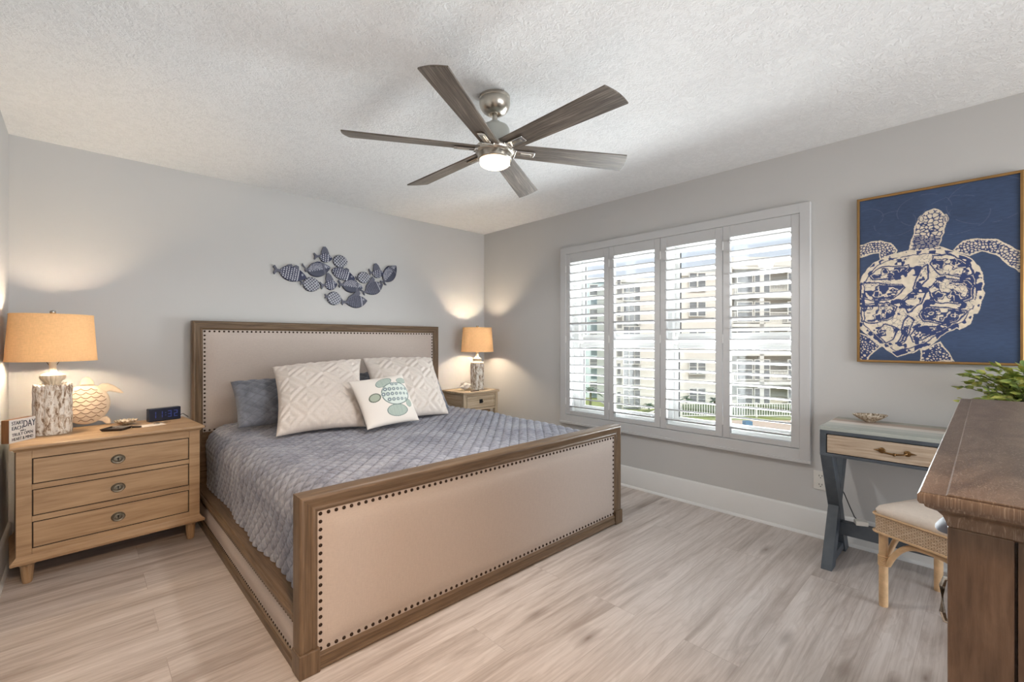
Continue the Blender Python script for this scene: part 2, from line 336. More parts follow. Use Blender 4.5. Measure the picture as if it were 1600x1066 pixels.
M['silver'] = plain('silver metal', lin(180, 178, 172), .25, 1)
M['darkpull'] = plain('dark steel pull', lin(96, 98, 106), .5, .3)
M['plastic'] = plain('white plastic', lin(216, 214, 208), .4, var=.01)
t = NT('mottled shell'); t.set(Roughness=.25); v = t.coord(); n1 = t.noise(v, 40, 5, .7, 1.5); t.col(t.ramp(n1, [(.36, lin(92, 72, 52)), (.5, lin(176, 160, 138)), (.66, lin(232, 226, 214))])); M['shell'] = t.m
M['shellwhite'] = plain('white seashell', lin(226, 218, 208), .4, var=.12, vs=40)
t = NT('green leaf'); t.set(Roughness=.45); oi = t.n('ShaderNodeTexCoord'); n1 = t.noise(oi.outputs['Object'], 26, 2); t.col(t.ramp(n1, [(.32, lin(96, 124, 62)), (.5, lin(152, 168, 88)), (.7, lin(206, 200, 104))])); M['leaf'] = t.m
M['stem'] = plain('plant stem', lin(92, 92, 56), .6)
M['pot'] = plain('white plant pot', lin(214, 210, 202), .5)
t = NT('window glass'); t.t.nodes.remove(t.b); g = t.n('ShaderNodeBsdfGlossy'); g.inputs['Roughness'].default_value = .02; tr = t.n('ShaderNodeBsdfTransparent'); tr.inputs[0].default_value = (.97, .985, .98, 1); mx = t.n('ShaderNodeMixShader'); mx.inputs[0].default_value = .05
t.l(tr.outputs[0], mx.inputs[1]); t.l(g.outputs[0], mx.inputs[2]); t.l(mx.outputs[0], t.out.inputs[0]); M['glass'] = t.m
M['gasket'] = plain('dark window gasket', lin(70, 70, 72), .6)
M['stucco'] = plain('cream stucco', lin(222, 217, 208), .9, var=.03)
M['stucco_white'] = plain('white stucco', lin(222, 220, 214), .9, var=.02)
M['stucco_blue'] = plain('pale blue stucco', lin(200, 214, 216), .9, var=.02)
M['extglass'] = plain('dark apartment glazing', lin(124, 126, 128), .2, var=.2, vs=1.2)
M['lawn'] = plain('mown lawn', lin(150, 158, 92), .95, var=.2, vs=.6)
M['hedge'] = plain('clipped hedge', lin(96, 112, 76), .95, var=.3, vs=3)
M['pave'] = plain('pinkish paving', lin(206, 182, 160), .9, var=.06, vs=.5)
M['sand'] = plain('sandy path', lin(214, 170, 128), .9, var=.1, vs=.8)
M['palm'] = plain('palm fronds', lin(74, 92, 66), .8, var=.3, vs=3)
M['bluebox'] = plain('blue bin', lin(76, 120, 150), .6)
M['rust'] = plain('rusty loops', lin(150, 96, 70), .7)

# ------------------------------------------------------------------ the room
RX0, RY1, RY0, CH = -3.645, 0.0, -6.6, 2.44
struct('floor', MB().box(RX0 - .15, .2, RY0, .15, -.12, 0), M['floor'])
struct('ceiling', MB().box(RX0 - .15, .2, RY0, .15, CH, CH + .14), M['ceiling'])
struct('wall_back', MB().box(RX0 - .15, .2, 0, .15, 0, CH), M['wall'])
struct('wall_left', MB().box(RX0 - .15, RX0, RY0, 0, 0, CH), M['wall'])
WY0, WY1, WZ0, WZ1 = -3.145, -1.225, .53, 2.045          # window opening
struct('wall_right', MB().box(0, .2, RY0, WY0, 0, CH).box(0, .2, WY1, 0, 0, CH).box(0, .2, WY0, WY1, 0, WZ0).box(0, .2, WY0, WY1, WZ1, CH), M['wall'])
def baseboard(name, a, b, wallx=None, wally=None):
    # profile in (out, z): board with a small shoe moulding
    prof = [(0, 0), (.028, 0), (.027, .008), (.020, .016), (.016, .018), (.016, .158), (.012, .166), (.004, .170), (0, .170)]
    m = MB()
    if wallx is not None: sgn = -1 if wallx > -1 else 1; m.prism([(wallx + sgn * p[0], p[1]) for p in prof], a, b, 'y')
    else: m.prism([(wally - p[0], p[1]) for p in prof], a, b, 'x')
    return struct(name, m, M['white'], smooth=True)
baseboard('baseboard_right', -6.55, -.03, wallx=0)
baseboard('baseboard_back', RX0 + .03, -.03, wally=0)
baseboard('baseboard_left', -6.55, -.03, wallx=RX0)

# window unit: two single-hung sashes in a white frame
m = MB().box(.10, .19, WY1 - .055, WY1, WZ0, WZ1).box(.10, .19, WY0, WY0 + .055, WZ0, WZ1).box(.10, .19, WY0 + .055, WY1 - .055, WZ0, WZ0 + .05).box(.10, .19, WY0 + .055, WY1 - .055, WZ1 - .05, WZ1).box(.10, .19, -2.225, -2.145, WZ0 + .05, WZ1 - .05)
w1 = base('window_1', (.14, -2.185, WZ0)); w1['kind'] = 'structure'
obj('frame', m, M['white'], w1, bevel=.003)
m = MB(); g = MB(); k_ = MB()
for a, b in ((-2.145, WY1 - .055), (WY0 + .055, -2.225)):
    m.box(.112, .168, a + .036, b - .036, 1.19, 1.262)                                       # meeting rail
    for z0, z1, x in ((WZ0 + .05, 1.20, .125), (1.25, WZ1 - .05, .150)):
        m.box(x, x + .03, a, a + .035, z0, z1).box(x, x + .03, b - .035, b, z0, z1).box(x, x + .03, a + .035, b - .035, z0, z0 + .035).box(x, x + .03, a + .035, b - .035, z1 - .035, z1)
        g.box(x + .012, x + .018, a + .035, b - .035, z0 + .035, z1 - .035)
        k_.box(x + .009, x + .0115, b - .044, b - .035, z0 + .035, z1 - .035)
    m.box(.10, .116, (a + b) / 2 - .04, (a + b) / 2 + .04, 1.235, 1.25)          # sash lock
obj('sash', m, M['white'], w1, bevel=.003); obj('glass_pane', g, M['glass'], w1); obj('gasket', k_, M['gasket'], w1)
# reveal and casing
CT = .030; c0, c1, c2, c3 = -3.202, -1.160, .467, 2.102
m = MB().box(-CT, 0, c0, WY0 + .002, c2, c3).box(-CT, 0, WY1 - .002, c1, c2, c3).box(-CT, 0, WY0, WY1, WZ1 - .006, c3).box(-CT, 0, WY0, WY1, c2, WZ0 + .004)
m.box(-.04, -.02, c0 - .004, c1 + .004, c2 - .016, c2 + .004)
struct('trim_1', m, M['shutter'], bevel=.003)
m = MB().box(.0, .105, WY1 - .004, WY1, WZ0, WZ1).box(.0, .105, WY0, WY0 + .004, WZ0, WZ1).box(0, .105, WY0, WY1, WZ0, WZ0 + .004).box(0, .105, WY0, WY1, WZ1 - .004, WZ1)
struct('trim_2', m, M['white'])

# plantation shutters, four hinged panels
PANW = .48; SZ0, SZ1 = .538, 2.038; OZ0, OZ1 = .572, 1.956; XF, XB = -.026, .006
names = ['white louvered shutter panel at the window end nearest the bed corner', 'white louvered shutter panel second from the room corner, hinged to a centre post',
         'white louvered shutter panel third from the room corner, over the window mullion', 'white louvered shutter panel at the window end nearest the turtle picture']
def shutter():
    r = base('shutter_panel', (-.01, 0, SZ0))
    a, b = -PANW / 2 + .0015, PANW / 2 - .0015
    for s in (0, 1):
        y0, y1 = (a, a + .049) if s == 0 else (b - .049, b)
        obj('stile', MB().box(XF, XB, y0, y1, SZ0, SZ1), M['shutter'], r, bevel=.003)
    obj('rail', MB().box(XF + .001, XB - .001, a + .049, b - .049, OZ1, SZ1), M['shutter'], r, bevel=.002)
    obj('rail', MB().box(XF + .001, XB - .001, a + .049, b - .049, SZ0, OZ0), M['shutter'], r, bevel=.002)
    m = MB(); tilt = math.radians(13)
    prof = [(.043 * math.cos(2 * PI * k / 14) * (1 if abs(math.cos(2 * PI * k / 14)) < .99 else 1.0), .0055 * math.copysign(abs(math.sin(2 * PI * k / 14)) ** .7, math.sin(2 * PI * k / 14))) for k in range(14)]
    for i in range(18):
        zc = OZ0 + .0385 + i * (OZ1 - OZ0 - .077) / 17 + .002
        pts = [(-.010 + x * math.cos(tilt) - z * math.sin(tilt), zc - x * math.sin(tilt) - z * math.cos(tilt)) for x, z in prof]
        m.prism(pts, a + .0495, b - .0495, 'y')
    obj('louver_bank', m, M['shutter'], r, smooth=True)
    for z in (.66, 1.24, 1.9): obj('hinge', MB().box(XF - .004, XF + .002, b - .004, b + .001, z - .03, z + .03).tube([(XF - .003, b, z - .032), (XF - .003, b, z + .032)], .003, 8), M['white'], r)
    return r
sh = shutter()
for i in range(4):
    s_ = sh if i == 0 else copy_tree(sh)
    s_.location = (-.01, WY1 - PANW * (i + .5), SZ0); tag(s_, names[i], 'shutter', 'window shutter panels')

# ------------------------------------------------------------------ bed
BX0, BX1, BYF = -2.769, -.690, -2.26
bed = base('upholstered_bed', ((BX0 + BX1) / 2, -1.15, 0), 0, 'king bed with brown wood frame and nailhead trimmed cream linen panels', 'bed')
def panel_frame(x0, x1, z0, z1, y0, y1, fw, fb, fd=-1):
    """moulded rectangular frame standing in the xz plane; face towards -y when fd<0"""
    m = MB(); yf, yb = (y0, y1)
    rings = [(0, yb), (0, yf + .010), (.004, yf + .004), (.010, yf + .0), (.016, yf + .0), (.020, yf + .004), (.046, yf + .008), (.052, yf + .004), (fw - .012, yf + .004), (fw - .006, yf + .010), (fw, yf + .014), (fw, yb)]
    vs = []; n = len(rings)
    for d, y in rings:
        e = d * fb / fw
        vs += [(x0 + d, y, z0 + e), (x1 - d, y, z0 + e), (x1 - d, y, z1 - d), (x0 + d, y, z1 - d)]
    fs = [(i * 4 + k, i * 4 + (k + 1) % 4, ((i + 1) % n) * 4 + (k + 1) % 4, ((i + 1) % n) * 4 + k) for i in range(n) for k in range(4)]
    return m.add(vs, fs)
def upholstery(x0, x1, z0, z1, y, bulge, nx=80, nz=30):
    u = np.linspace(0, 1, nx); w = np.linspace(0, 1, nz); U, Wd = np.meshgrid(u, w)
    ex = np.minimum(U, 1 - U) * (x1 - x0); ez = np.minimum(Wd, 1 - Wd) * (z1 - z0)
    e = np.minimum(ex, ez); h = np.where(e < .022, .001, .001 + bulge * (1 - np.exp(-(e - .022) / .022)))
    return np.stack([x0 + U * (x1 - x0), y - h, z0 + Wd * (z1 - z0)], -1)
def nails(path, n, nrm, r=.0075):
    m = MB(); per = 0
    Mx = Vector((0, 0, 1)).rotation_difference(Vector(nrm)).to_matrix()
    for p in path: m.lathe([(r, 0), (r * .9, r * .35), (r * .55, r * .6), (.0004, r * .68)], p, 8, Mx)
    return m
def nail_path(x0, x1, z0, z1, y, st=.030):
    nx = max(2, round((x1 - x0) / st)); nz = max(2, round((z1 - z0) / st)); P = []
    for i in range(nx + 1): P += [(x0 + (x1 - x0) * i / nx, y, z1), (x0 + (x1 - x0) * i / nx, y, z0)]
    for i in range(1, nz): P += [(x0, y, z0 + (z1 - z0) * i / nz), (x1, y, z0 + (z1 - z0) * i / nz)]
    return P
def grain_mats(o):                        # upright members carry upright grain
    o.data.materials.append(M['bedwood']['Z'])
    for p in o.data.polygons:
        k = p.index % 4
        if k in (1, 3): p.material_index = 1
    return o
def soft(P, off=.03):
    m = MB().grid(P); b = len(m.v); h, w = P.shape[:2]; return m
# headboard
hb = obj('headboard', panel_frame(BX0, BX1, 0, 1.369, -.105, -.035, .064, .57), M['bedwood']['X'], bed, smooth=True, normals=False)
grain_mats(hb)
hx0, hx1, hz0, hz1 = BX0 + .064, BX1 - .064, .57, 1.305
sub('upholstery', soft(upholstery(hx0, hx1, hz0, hz1, -.088, .016)), M['linen'], hb, smooth='all', label='cream linen upholstery')
sub('nailhead_trim', nails(nail_path(hx0 + .011, hx1 - .011, hz0 + .011, hz1 - .011, -.089), 0, (0, -1, 0)), M['nail'], hb, smooth=True, label='dark nailhead trim')
sub('backing', MB().box(hx0 - .01, hx1 + .01, -.082, -.04, .3, hz1 + .01), M['bedwood']['X'], hb)
# footboard
fb = obj('footboard', panel_frame(BX0, BX1, 0, .657, BYF, BYF + .07, .068, .062), M['bedwood']['X'], bed, smooth=True, normals=False)
grain_mats(fb)
fx0, fx1, fz0, fz1 = BX0 + .068, BX1 - .068, .062, .589
sub('upholstery', soft(upholstery(fx0, fx1, fz0, fz1, BYF + .016, .018)), M['linen'], fb, smooth='all', label='cream linen upholstery')
sub('nailhead_trim', nails(nail_path(fx0 + .011, fx1 - .011, fz0 + .011, fz1 - .011, BYF + .015), 0, (0, -1, 0)), M['nail'], fb, smooth=True, label='dark nailhead trim')
sub('backing', MB().box(fx0 - .01, fx1 + .01, BYF + .022, BYF + .066, fz0 - .01, fz1 + .01), M['bedwood']['X'], fb)
for x in (BX0 - .004, BX1 - .072): sub('plinth_block', MB().box(x, x + .076, BYF - .006, BYF + .074, 0, .088), M['bedwood']['Z'], fb, bevel=.004)
# side rails
for s in (0, 1):
    xo = BX0 if s == 0 else BX1; d = 1 if s == 0 else -1; ya, yb = -.105, BYF + .072
    prof = [(0, 0), (0, .030), (.004, .036), (.004, .042), (.012, .046), (.012, .172), (.006, .176), (.0, .182), (.0, .196), (.006, .203), (.012, .205), (.016, .212), (.024, .214), (.10, .214), (.10, 0)]
    rl = obj('side_rail', MB().prism([(xo + d * p[0], p[1]) for p in prof], yb, ya, 'y'), M['bedwood']['Y'], bed)
    u = upholstery(0, ya - yb - .0, .044, .174, 0, .007, 120, 16)
    P = np.stack([xo + d * (.0125 + u[..., 1]), yb + u[..., 0], u[..., 2]], -1)
    sub('upholstery', soft(P), M['linen'], rl, smooth='all', label='cream linen upholstery')
    for zz in (.053, .165): sub('nailhead_trim', nails([(xo + d * .0115, yy, zz) for yy in np.arange(yb + .012, ya, .026)], 0, (-d, 0, 0), .0055), M['nail'], rl, smooth=True, label='dark nailhead trim')
obj('slat_base', MB().box(BX0 + .09, BX1 - .09, BYF + .075, -.11, .14, .19), M['bedwood']['X'], bed)

# bedspread, a quilted cloth over the mattress
def bedspread():
    xl, xr, zt, zb, R = -2.700, -.765, .618, .218, .135
    L = []                                             # profile (x, z, nx, nz)
    N = 22
    for z in np.linspace(zb, zt - R, 62): L.append((xl + .022 * math.sin((z - zb) / (zt - R - zb) * PI) * .3, z, -1, 0))
    for a in np.linspace(0, PI / 2, N)[1:]: L.append((xl + R - R * math.cos(a), zt - R + R * math.sin(a), -math.cos(a), math.sin(a)))
    for x in np.linspace(xl + R, xr - R, 240)[1:]: L.append((x, zt, 0, 1))
    for a in np.linspace(PI / 2, 0, N)[1:]: L.append((xr - R + R * math.cos(a), zt - R + R * math.sin(a), math.cos(a), math.sin(a)))
    for z in np.linspace(zt - R, zb, 62)[1:]: L.append((xr, z, 1, 0))
    L = np.array(L); s = np.concatenate([[0], np.cumsum(np.hypot(np.diff(L[:, 0]), np.diff(L[:, 1])))])
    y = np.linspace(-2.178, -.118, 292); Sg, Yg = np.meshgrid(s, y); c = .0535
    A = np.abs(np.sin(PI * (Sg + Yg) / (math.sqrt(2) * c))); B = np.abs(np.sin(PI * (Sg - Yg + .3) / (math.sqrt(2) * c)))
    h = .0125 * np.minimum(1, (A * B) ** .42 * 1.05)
    h += .006 * np.sin(Yg * 3.1 + Sg * 2.3) + .004 * np.sin(Yg * 9 - Sg * 4 + 1) + .003 * np.sin(Sg * 13 + Yg * 2)
    ends = np.minimum(Yg + 2.178, -.118 - Yg); h = h - .03 * np.exp(-ends / .03)
    side = np.clip((zt - R - L[:, 1]) / .3, 0, 1)[None, :]
    h = h + side * .010 * np.sin(Yg * 11 + np.sin(Yg * 5))
    P = np.stack([L[:, 0] + L[:, 2] * h, Yg, L[:, 1] + L[:, 3] * h], -1)
    m = MB().grid(P); n = len(s); r = len(y)
    a = len(m.v); m.v += [((xl + xr) / 2, y[0], .3), ((xl + xr) / 2, y[-1], .3)]
    for j in range(n - 1): m.f += [(a, j + 1, j), (a + 1, (r - 1) * n + j, (r - 1) * n + j + 1)]
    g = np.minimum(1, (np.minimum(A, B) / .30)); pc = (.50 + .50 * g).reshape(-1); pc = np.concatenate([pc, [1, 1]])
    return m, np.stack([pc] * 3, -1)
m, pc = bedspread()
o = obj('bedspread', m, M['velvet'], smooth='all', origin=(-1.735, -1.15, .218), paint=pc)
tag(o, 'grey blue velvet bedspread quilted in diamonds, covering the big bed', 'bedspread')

# pillows
def pillow(TL, TR, BL, BR, thick, n=90, disp=None, paint=None, pinch=.05, power=.42, back=.6, facing=Vector((0, -1, 0))):
    TL, TR, BL, BR = map(np.array, (TL, TR, BL, BR)); u = np.linspace(-1, 1, n); U, V = np.meshgrid(u, u)
    nv = np.cross(TR - TL + BR - BL, TL - BL + TR - BR); nv = nv / np.linalg.norm(nv)
    if nv @ np.array(facing) < 0: nv = -nv
    u2 = U * (1 - pinch * (1 - V * V) * U ** 2); v2 = V * (1 - pinch * (1 - U * U) * V ** 2)
    a, b = (u2 + 1) / 2, (v2 + 1) / 2
    base_ = ((1 - a) * (1 - b))[..., None] * BL + (a * (1 - b))[..., None] * BR + ((1 - a) * b)[..., None] * TL + (a * b)[..., None] * TR
    h = thick * (np.clip((1 - U ** 2) * (1 - V ** 2), 0, 1) ** power)
    d = disp(U, V) * np.clip((1 - np.maximum(abs(U), abs(V))) / .06, 0, 1) if disp else 0
    fr = base_ + nv * (h + d)[..., None] if disp else base_ + nv * h[..., None]
    bk = base_ - nv * (h * back)[..., None]
    m = MB().grid(fr); k = len(m.v); m.grid(bk[:, ::-1])
    # weld rim
    idx = lambda i, j: i * n + j
    remap = {}
    for i in range(n):
        for j in range(n):
            if i in (0, n - 1) or j in (0, n - 1): remap[k + idx(i, n - 1 - j)] = idx(i, j)
    m.f = [tuple(remap.get(x, x) for x in f) for f in m.f]
    pc = None
    if paint is not None:
        f = paint(U, V).reshape(-1, 3); pc = np.concatenate([f, np.tile(np.array(lin(226, 218, 208)[:3]), (n * n, 1))])
    return m, pc
def quilt(U, V, c=.16, a=1.6):
    x, y = U * a, V; A = np.abs(np.sin(PI * (x + y) / (2 * c))); B = np.abs(np.sin(PI * (x - y) / (2 * c)))
    return A, B
def sham(name, c4, label):
    def d(U, V): A, B = quilt(U, V); return .010 * np.minimum(1, (A * B) ** .4)
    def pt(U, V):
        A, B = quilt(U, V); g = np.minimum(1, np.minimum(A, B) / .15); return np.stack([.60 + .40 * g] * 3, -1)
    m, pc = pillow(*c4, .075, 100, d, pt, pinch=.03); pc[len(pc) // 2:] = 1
    o = obj(name, m, M['sham'], smooth='all', origin=tuple(np.mean(np.array(c4), 0)), paint=pc); tag(o, label, 'pillow', 'blue pillow shams'); return o
sham('pillow_sham', (at(360, 597, Y=-.33), Vector((-1.72, -.33, .94)), Vector((-2.60, -.60, .655)), Vector((-1.75, -.60, .655))), 'slate blue quilted pillow sham leaning at the lamp and clock side of the bed')
sham('pillow_sham', (Vector((-1.68, -.30, .94)), at(677, 573, Y=-.28), Vector((-1.74, -.60, .655)), at(702, 638, Z=.655)), 'slate blue quilted pillow sham mostly hidden behind the whiter far cushion')
def chen(U, V):
    fa = np.abs((U * 1.35 + .5) % 1 - .5); fb_ = np.abs((V * 1.35 + .5) % 1 - .5); mm = fa + fb_
    return .0085 * (np.cos(2 * PI * mm * 3.5) * .5 + .5) ** .8 + .005 * np.sin(U * 5 + V * 3) * np.sin(V * 6 - U * 2 + 1)
def euro(c4, label):
    m, _ = pillow(*c4, .096, 150, chen, None, pinch=.085, power=.42)
    o = obj('euro_cushion', m, M['chenille'], smooth='all', origin=tuple(np.mean(np.array(c4), 0))); tag(o, label, 'cushion', 'ivory diamond cushions')
euro((at(425, 574, Y=-.47), at(564, 561, Y=-.47), at(431, 683, Z=.640), at(572, 667, Z=.640)), 'large ivory diamond-tufted cushion standing in front of the near blue sham')
euro((at(566, 560, Y=-.43), at(674, 559, Y=-.43), at(592, 663, Z=.640), at(701, 647, Z=.640)), 'large ivory diamond-tufted cushion partly hidden by the turtle cushion')
def inell(X, Y, cx, cy, rx, ry, ang=0):
    a = math.radians(ang); dx, dy = X - cx, Y - cy; p = dx * math.cos(a) + dy * math.sin(a); q = -dx * math.sin(a) + dy * math.cos(a); return np.sqrt((p / rx) ** 2 + (q / ry) ** 2)
def turtle_paint(U, V):
    X = 41.1 * U - 14.1 * V; Y = -(-6.75 * U - 36.75 * V)          # the cushion's own slanted face, y up
    C = np.tile(np.array(lin(226, 219, 211)[:3]), U.shape + (1,)); sage = np.array(lin(176, 188, 178)[:3]); dk = np.array(lin(110, 126, 122)[:3]); navy = np.array(lin(104, 116, 130)[:3]); pale = np.array(lin(208, 216, 210)[:3])
    for cx, cy, rx, ry, an in ((-7.3, 23.0, 14, 7.6, 32), (22.8, 28.8, 9.4, 5.4, 8), (15.4, -20.5, 17, 8.8, 4), (35, -8.2, 5.4, 6, 20)):
        e = inell(X, Y, cx, cy, rx, ry, an); C[e < 1] = sage; st = (np.sin((X * .9 + Y * .35) * 3.1) > .35) & (e < .88); C[st] = dk * .5 + sage * .5; C[(e < 1) & (e > .91)] = dk
    e = inell(X, Y, -20.6, -3.1, 9.2, 6.8, 12); C[e < 1] = np.array(lin(164, 172, 156)[:3]); C[(e < 1) & (e > .80)] = np.array(lin(98, 104, 92)[:3])
    e = inell(X, Y, 12.4, 5.6, 24, 18.5, 8); C[e < 1] = pale; C[(e < 1) & (e > .93)] = dk
    for i in range(4):
        for j in range(7):
            cx, cy = -8 + j * 6.9 + (i % 2) * 2.5, 18.5 - i * 8.4 + j * .9; r = 3.9 - .28 * j
            if inell(cx, cy, 12.4, 5.6, 21.5, 16.5, 8) > 1: continue
            e = inell(X, Y, cx, cy, r, r * .95, 20); C[e < 1] = sage; C[e < .74] = navy; C[e < .34] = pale
    return C
m, pc = pillow(at(544.5, 597, Y=-.90), at(628, 585, Y=-.88), at(574, 672, Z=.650), at(655, 657, Z=.650), .058, 220, lambda U, V: .0015 * (np.sin(V * 9 + U * 3) * np.clip(-V - .3, 0, 1) * 2), turtle_paint, pinch=.06)
pts = [at(544.5, 597, Y=-.90), at(628, 585, Y=-.88), at(574, 672, Z=.65), at(655, 657, Z=.65)]
o = obj('turtle_cushion', m, M['cushion'], smooth='all', origin=tuple(np.mean(np.array(pts), 0)), paint=pc); tag(o, 'small ivory cushion with a sage green turtle in front of the others', 'cushion')
#PART2
# ------------------------------------------------------------------ three-drawer chest left of the bed
def chest():
    Wd, Dp = .815, .50; x0, x1, y0, y1 = -Wd / 2, Wd / 2, -Dp / 2, Dp / 2
    r = base('chest_of_drawers', (-3.205, -.395, 0), math.radians(4.5), 'light oak three-drawer chest with turned feet left of the bed', 'chest')
    kw = dict(local=True)
    b0, b1 = x0 + .022, x1 - .022; f = y0 + .022
    # carcass with a moulded base and recessed drawer openings
    m = MB().box(b0, b0 + .055, f, y1, .12, .672).box(b1 - .055, b1, f, y1, .12, .672).box(b0 + .055, b1 - .055, f + .02, y1, .13, .672)
    dz = [(.178, .312), (.340, .474), (.500, .632)]
    for a, b in ((.12, .178), (.312, .340), (.474, .500), (.632, .672)): m.box(b0 + .055, b1 - .055, f, f + .03, a, b)
    obj('carcass', m, M['oak']['X'], r, bevel=.002, **kw)
    prof = [(0, .112), (.020, .112), (.022, .124), (.014, .132), (.006, .140), (0, .150)]
    m = MB()
    n = len(prof); vs = []
    for d, z in prof: vs += [(b0 - d, f - d, z), (b1 + d, f - d, z), (b1 + d, y1, z), (b0 - d, y1, z)]
    m.add(vs, [(i * 4 + k, i * 4 + (k + 1) % 4, ((i + 1) % n) * 4 + (k + 1) % 4, ((i + 1) % n) * 4 + k) for i in range(n) for k in range(4)])
    obj('base_moulding', m, M['oak']['X'], r, smooth=True, **kw)
    prof = [(-.002, .672), (.004, .672), (.008, .680), (.014, .684), (.020, .686), (.022, .692), (.020, .699), (.014, .702), (-.02, .702)]; vs = []; n = len(prof); m = MB()
    for d, z in prof: vs += [(b0 - d, f - d, z), (b1 + d, f - d, z), (b1 + d, y1, z), (b0 - d, y1, z)]
    m.add(vs, [(i * 4 + k, i * 4 + (k + 1) % 4, (i + 1) * 4 + (k + 1) % 4, (i + 1) * 4 + k) for i in range(n - 1) for k in range(4)] + [((n - 1) * 4 + 0, (n - 1) * 4 + 1, (n - 1) * 4 + 2, (n - 1) * 4 + 3), (3, 2, 1, 0)])
    obj('top', m, M['oak']['X'], r, smooth=True, **kw)
    m = MB()
    for a, b in dz: m.box(b0 + .0545, b1 - .0545, f + .006, f + .021, a - .0005, b + .0005)
    obj('drawer_gap', m, M['groove'], r, **kw)
    for a, b in dz:
        d = obj('drawer', MB().box(b0 + .060, b1 - .060, f + .001, f + .03, a + .005, b - .005), M['oak']['X'], r, bevel=.002, **kw)
        zc = (a + b) / 2; R90 = Matrix.Rotation(PI / 2, 3, 'X')
        prof = [(.031, 0), (.031, .003), (.028, .0055), (.025, .004), (.021, .004), (.019, .007), (.015, .0075), (.013, .004), (.0005, .004)]
        p = obj('drawer_pull', MB().lathe(prof, (0, f + .001, zc), 36, R90, sx=1.0, sy=.82), M['pewter'], d, smooth=True, **kw)
        obj('keyhole', MB().lathe([(.0042, 0), (.0042, .001), (.0003, .001)], (0, f - .0045, zc + .004), 12, R90).box(-.002, .002, f - .0055, f - .004, zc - .009, zc + .003), M['dark_hole'], p, **kw)
    for sx in (b0 + .04, b1 - .04):
        for sy in (f + .04, y1 - .045):
            pr = [(.0150, 0), (.0175, .004), (.019, .012), (.0255, .088), (.027, .09), (.033, .096), (.034, .103), (.029, .110), (.022, .113)]
            obj('foot', MB().lathe(pr, (sx, sy, 0), 48, None, flute=.10, nfl=14), M['oak']['Z'], r, smooth=True, **kw)
    return r
chest(); CTZ = .702

# ------------------------------------------------------------------ lamps
def lamp(loc, R0, R1, zt, label, W_, px, py, neck):
    x, y, z = loc; r = base('table_lamp', loc, 0, label, 'lamp', 'bedside table lamps'); H = .275
    # body: clustered upright logs, oval in plan
    m = MB(); nr = 18; P = []
    seg = 96
    for i in range(nr + 1):
        zz = H * i / nr; sc = 1 + .02 * math.sin(i * 1.3)
        if i == 0: sc *= .97
        for k in range(seg):
            a = 2 * PI * k / seg; lob = .86 + .14 * abs(math.cos(a * 5.5 + .3)) ** .5; rag = 0 if i == 0 else .006 * math.sin(k * 1.7) * (i == nr) + .003 * math.sin(5 * a + i * .9)
            se = (abs(math.cos(a)) ** 2.6 + abs(math.sin(a)) ** 2.6) ** (-1 / 2.6)
            P.append((x + px * math.cos(a) * lob * sc * se, y + py * math.sin(a) * lob * sc * se, z + zz + rag))
    b = len(P); fs = [(i * seg + k, i * seg + (k + 1) % seg, (i + 1) * seg + (k + 1) % seg, (i + 1) * seg + k) for i in range(nr) for k in range(seg)]
    P.append((x, y, z)); P.append((x, y, z + H - .004)); fs += [(b, (k + 1) % seg, k) for k in range(seg)] + [(b + 1, nr * seg + k, nr * seg + (k + 1) % seg) for k in range(seg)]
    obj('lamp_body', m.add(P, fs), M['ceramic'], r, smooth=True)
    obj('neck', MB().lathe(neck, (x, y, z + H - .006), 60, None, flute=.10, nfl=16), M['creamneck'], r, smooth=True)
    zn = z + H + neck[-1][1]
    obj('socket', MB().lathe([(.014, 0), (.016, .006), (.016, .040), (.011, .044), (.011, .09)], (x, y, zn - .008), 20), M['creamneck'], r, smooth=True)
    obj('bulb', MB().ball((x, y, zn + .112), .026, 1, 1, 1.25, 10), M['bulb'], r, smooth='all')
    zb, ztp = zt
    sh = obj('lamp_shade', MB().lathe([(R0 - .0015, zb), (R0 + .0015, zb), (R0 + .0015, zb + .006), (R0, zb + .006), (R1, ztp - .006), (R1 + .0015, ztp - .006), (R1 + .0015, ztp), (R1 - .0015, ztp)], (x, y, 0), 64), M['shade'], r, smooth=True)
    # open top and bottom: remove end discs
    me = sh.data; bm = bmesh.new(); bm.from_mesh(me); bmesh.ops.delete(bm, geom=[f for f in bm.faces if len(f.verts) > 8], context='FACES'); bmesh.ops.remove_doubles(bm, verts=bm.verts, dist=1e-5); bmesh.ops.recalc_face_normals(bm, faces=bm.faces); bm.to_mesh(me); bm.free()
    hp = MB()
    for s in (-1, 1): hp.tube([(x + s * .012, y, zn), (x + s * .045, y, zn + .06), (x + s * .045, y, zn + .14), (x + s * .012, y, ztp - .015), (x, y, ztp - .012)], .0018, 6)
    for k in range(3): hp.tube([(x, y, ztp - .012), (x + (R1 - .002) * math.cos(2.1 * k + .4), y + (R1 - .002) * math.sin(2.1 * k + .4), ztp - .008)], .0016, 6)
    obj('harp', hp, M['brass'], r, smooth=True)
    obj('finial', MB().lathe([(.004, 0), (.004, .012), (.008, .014), (.007, .017), (.012, .022), (.0135, .029), (.011, .036), (.0005, .040)], (x, y, ztp - .014), 24), M['silver'], r, smooth=True)
    l = add_light('lamp_bulb_light', 'POINT', (x, y, zn + .112), W_, (1, .79, .56), shadow_soft_size=.03)
    l.location = Vector((x, y, zn + .112)) - Vector(loc); l.parent = r
    return r
neckL = [(.030, 0), (.031, .010), (.033, .022), (.046, .035), (.052, .048), (.050, .060), (.036, .070), (.020, .075), (.015, .088), (.014, .105)]
neckR = [(.058, 0), (.062, .012), (.050, .020), (.040, .030), (.043, .044), (.044, .054), (.030, .060), (.022, .070), (.016, .085), (.014, .105)]
bulbE = 74
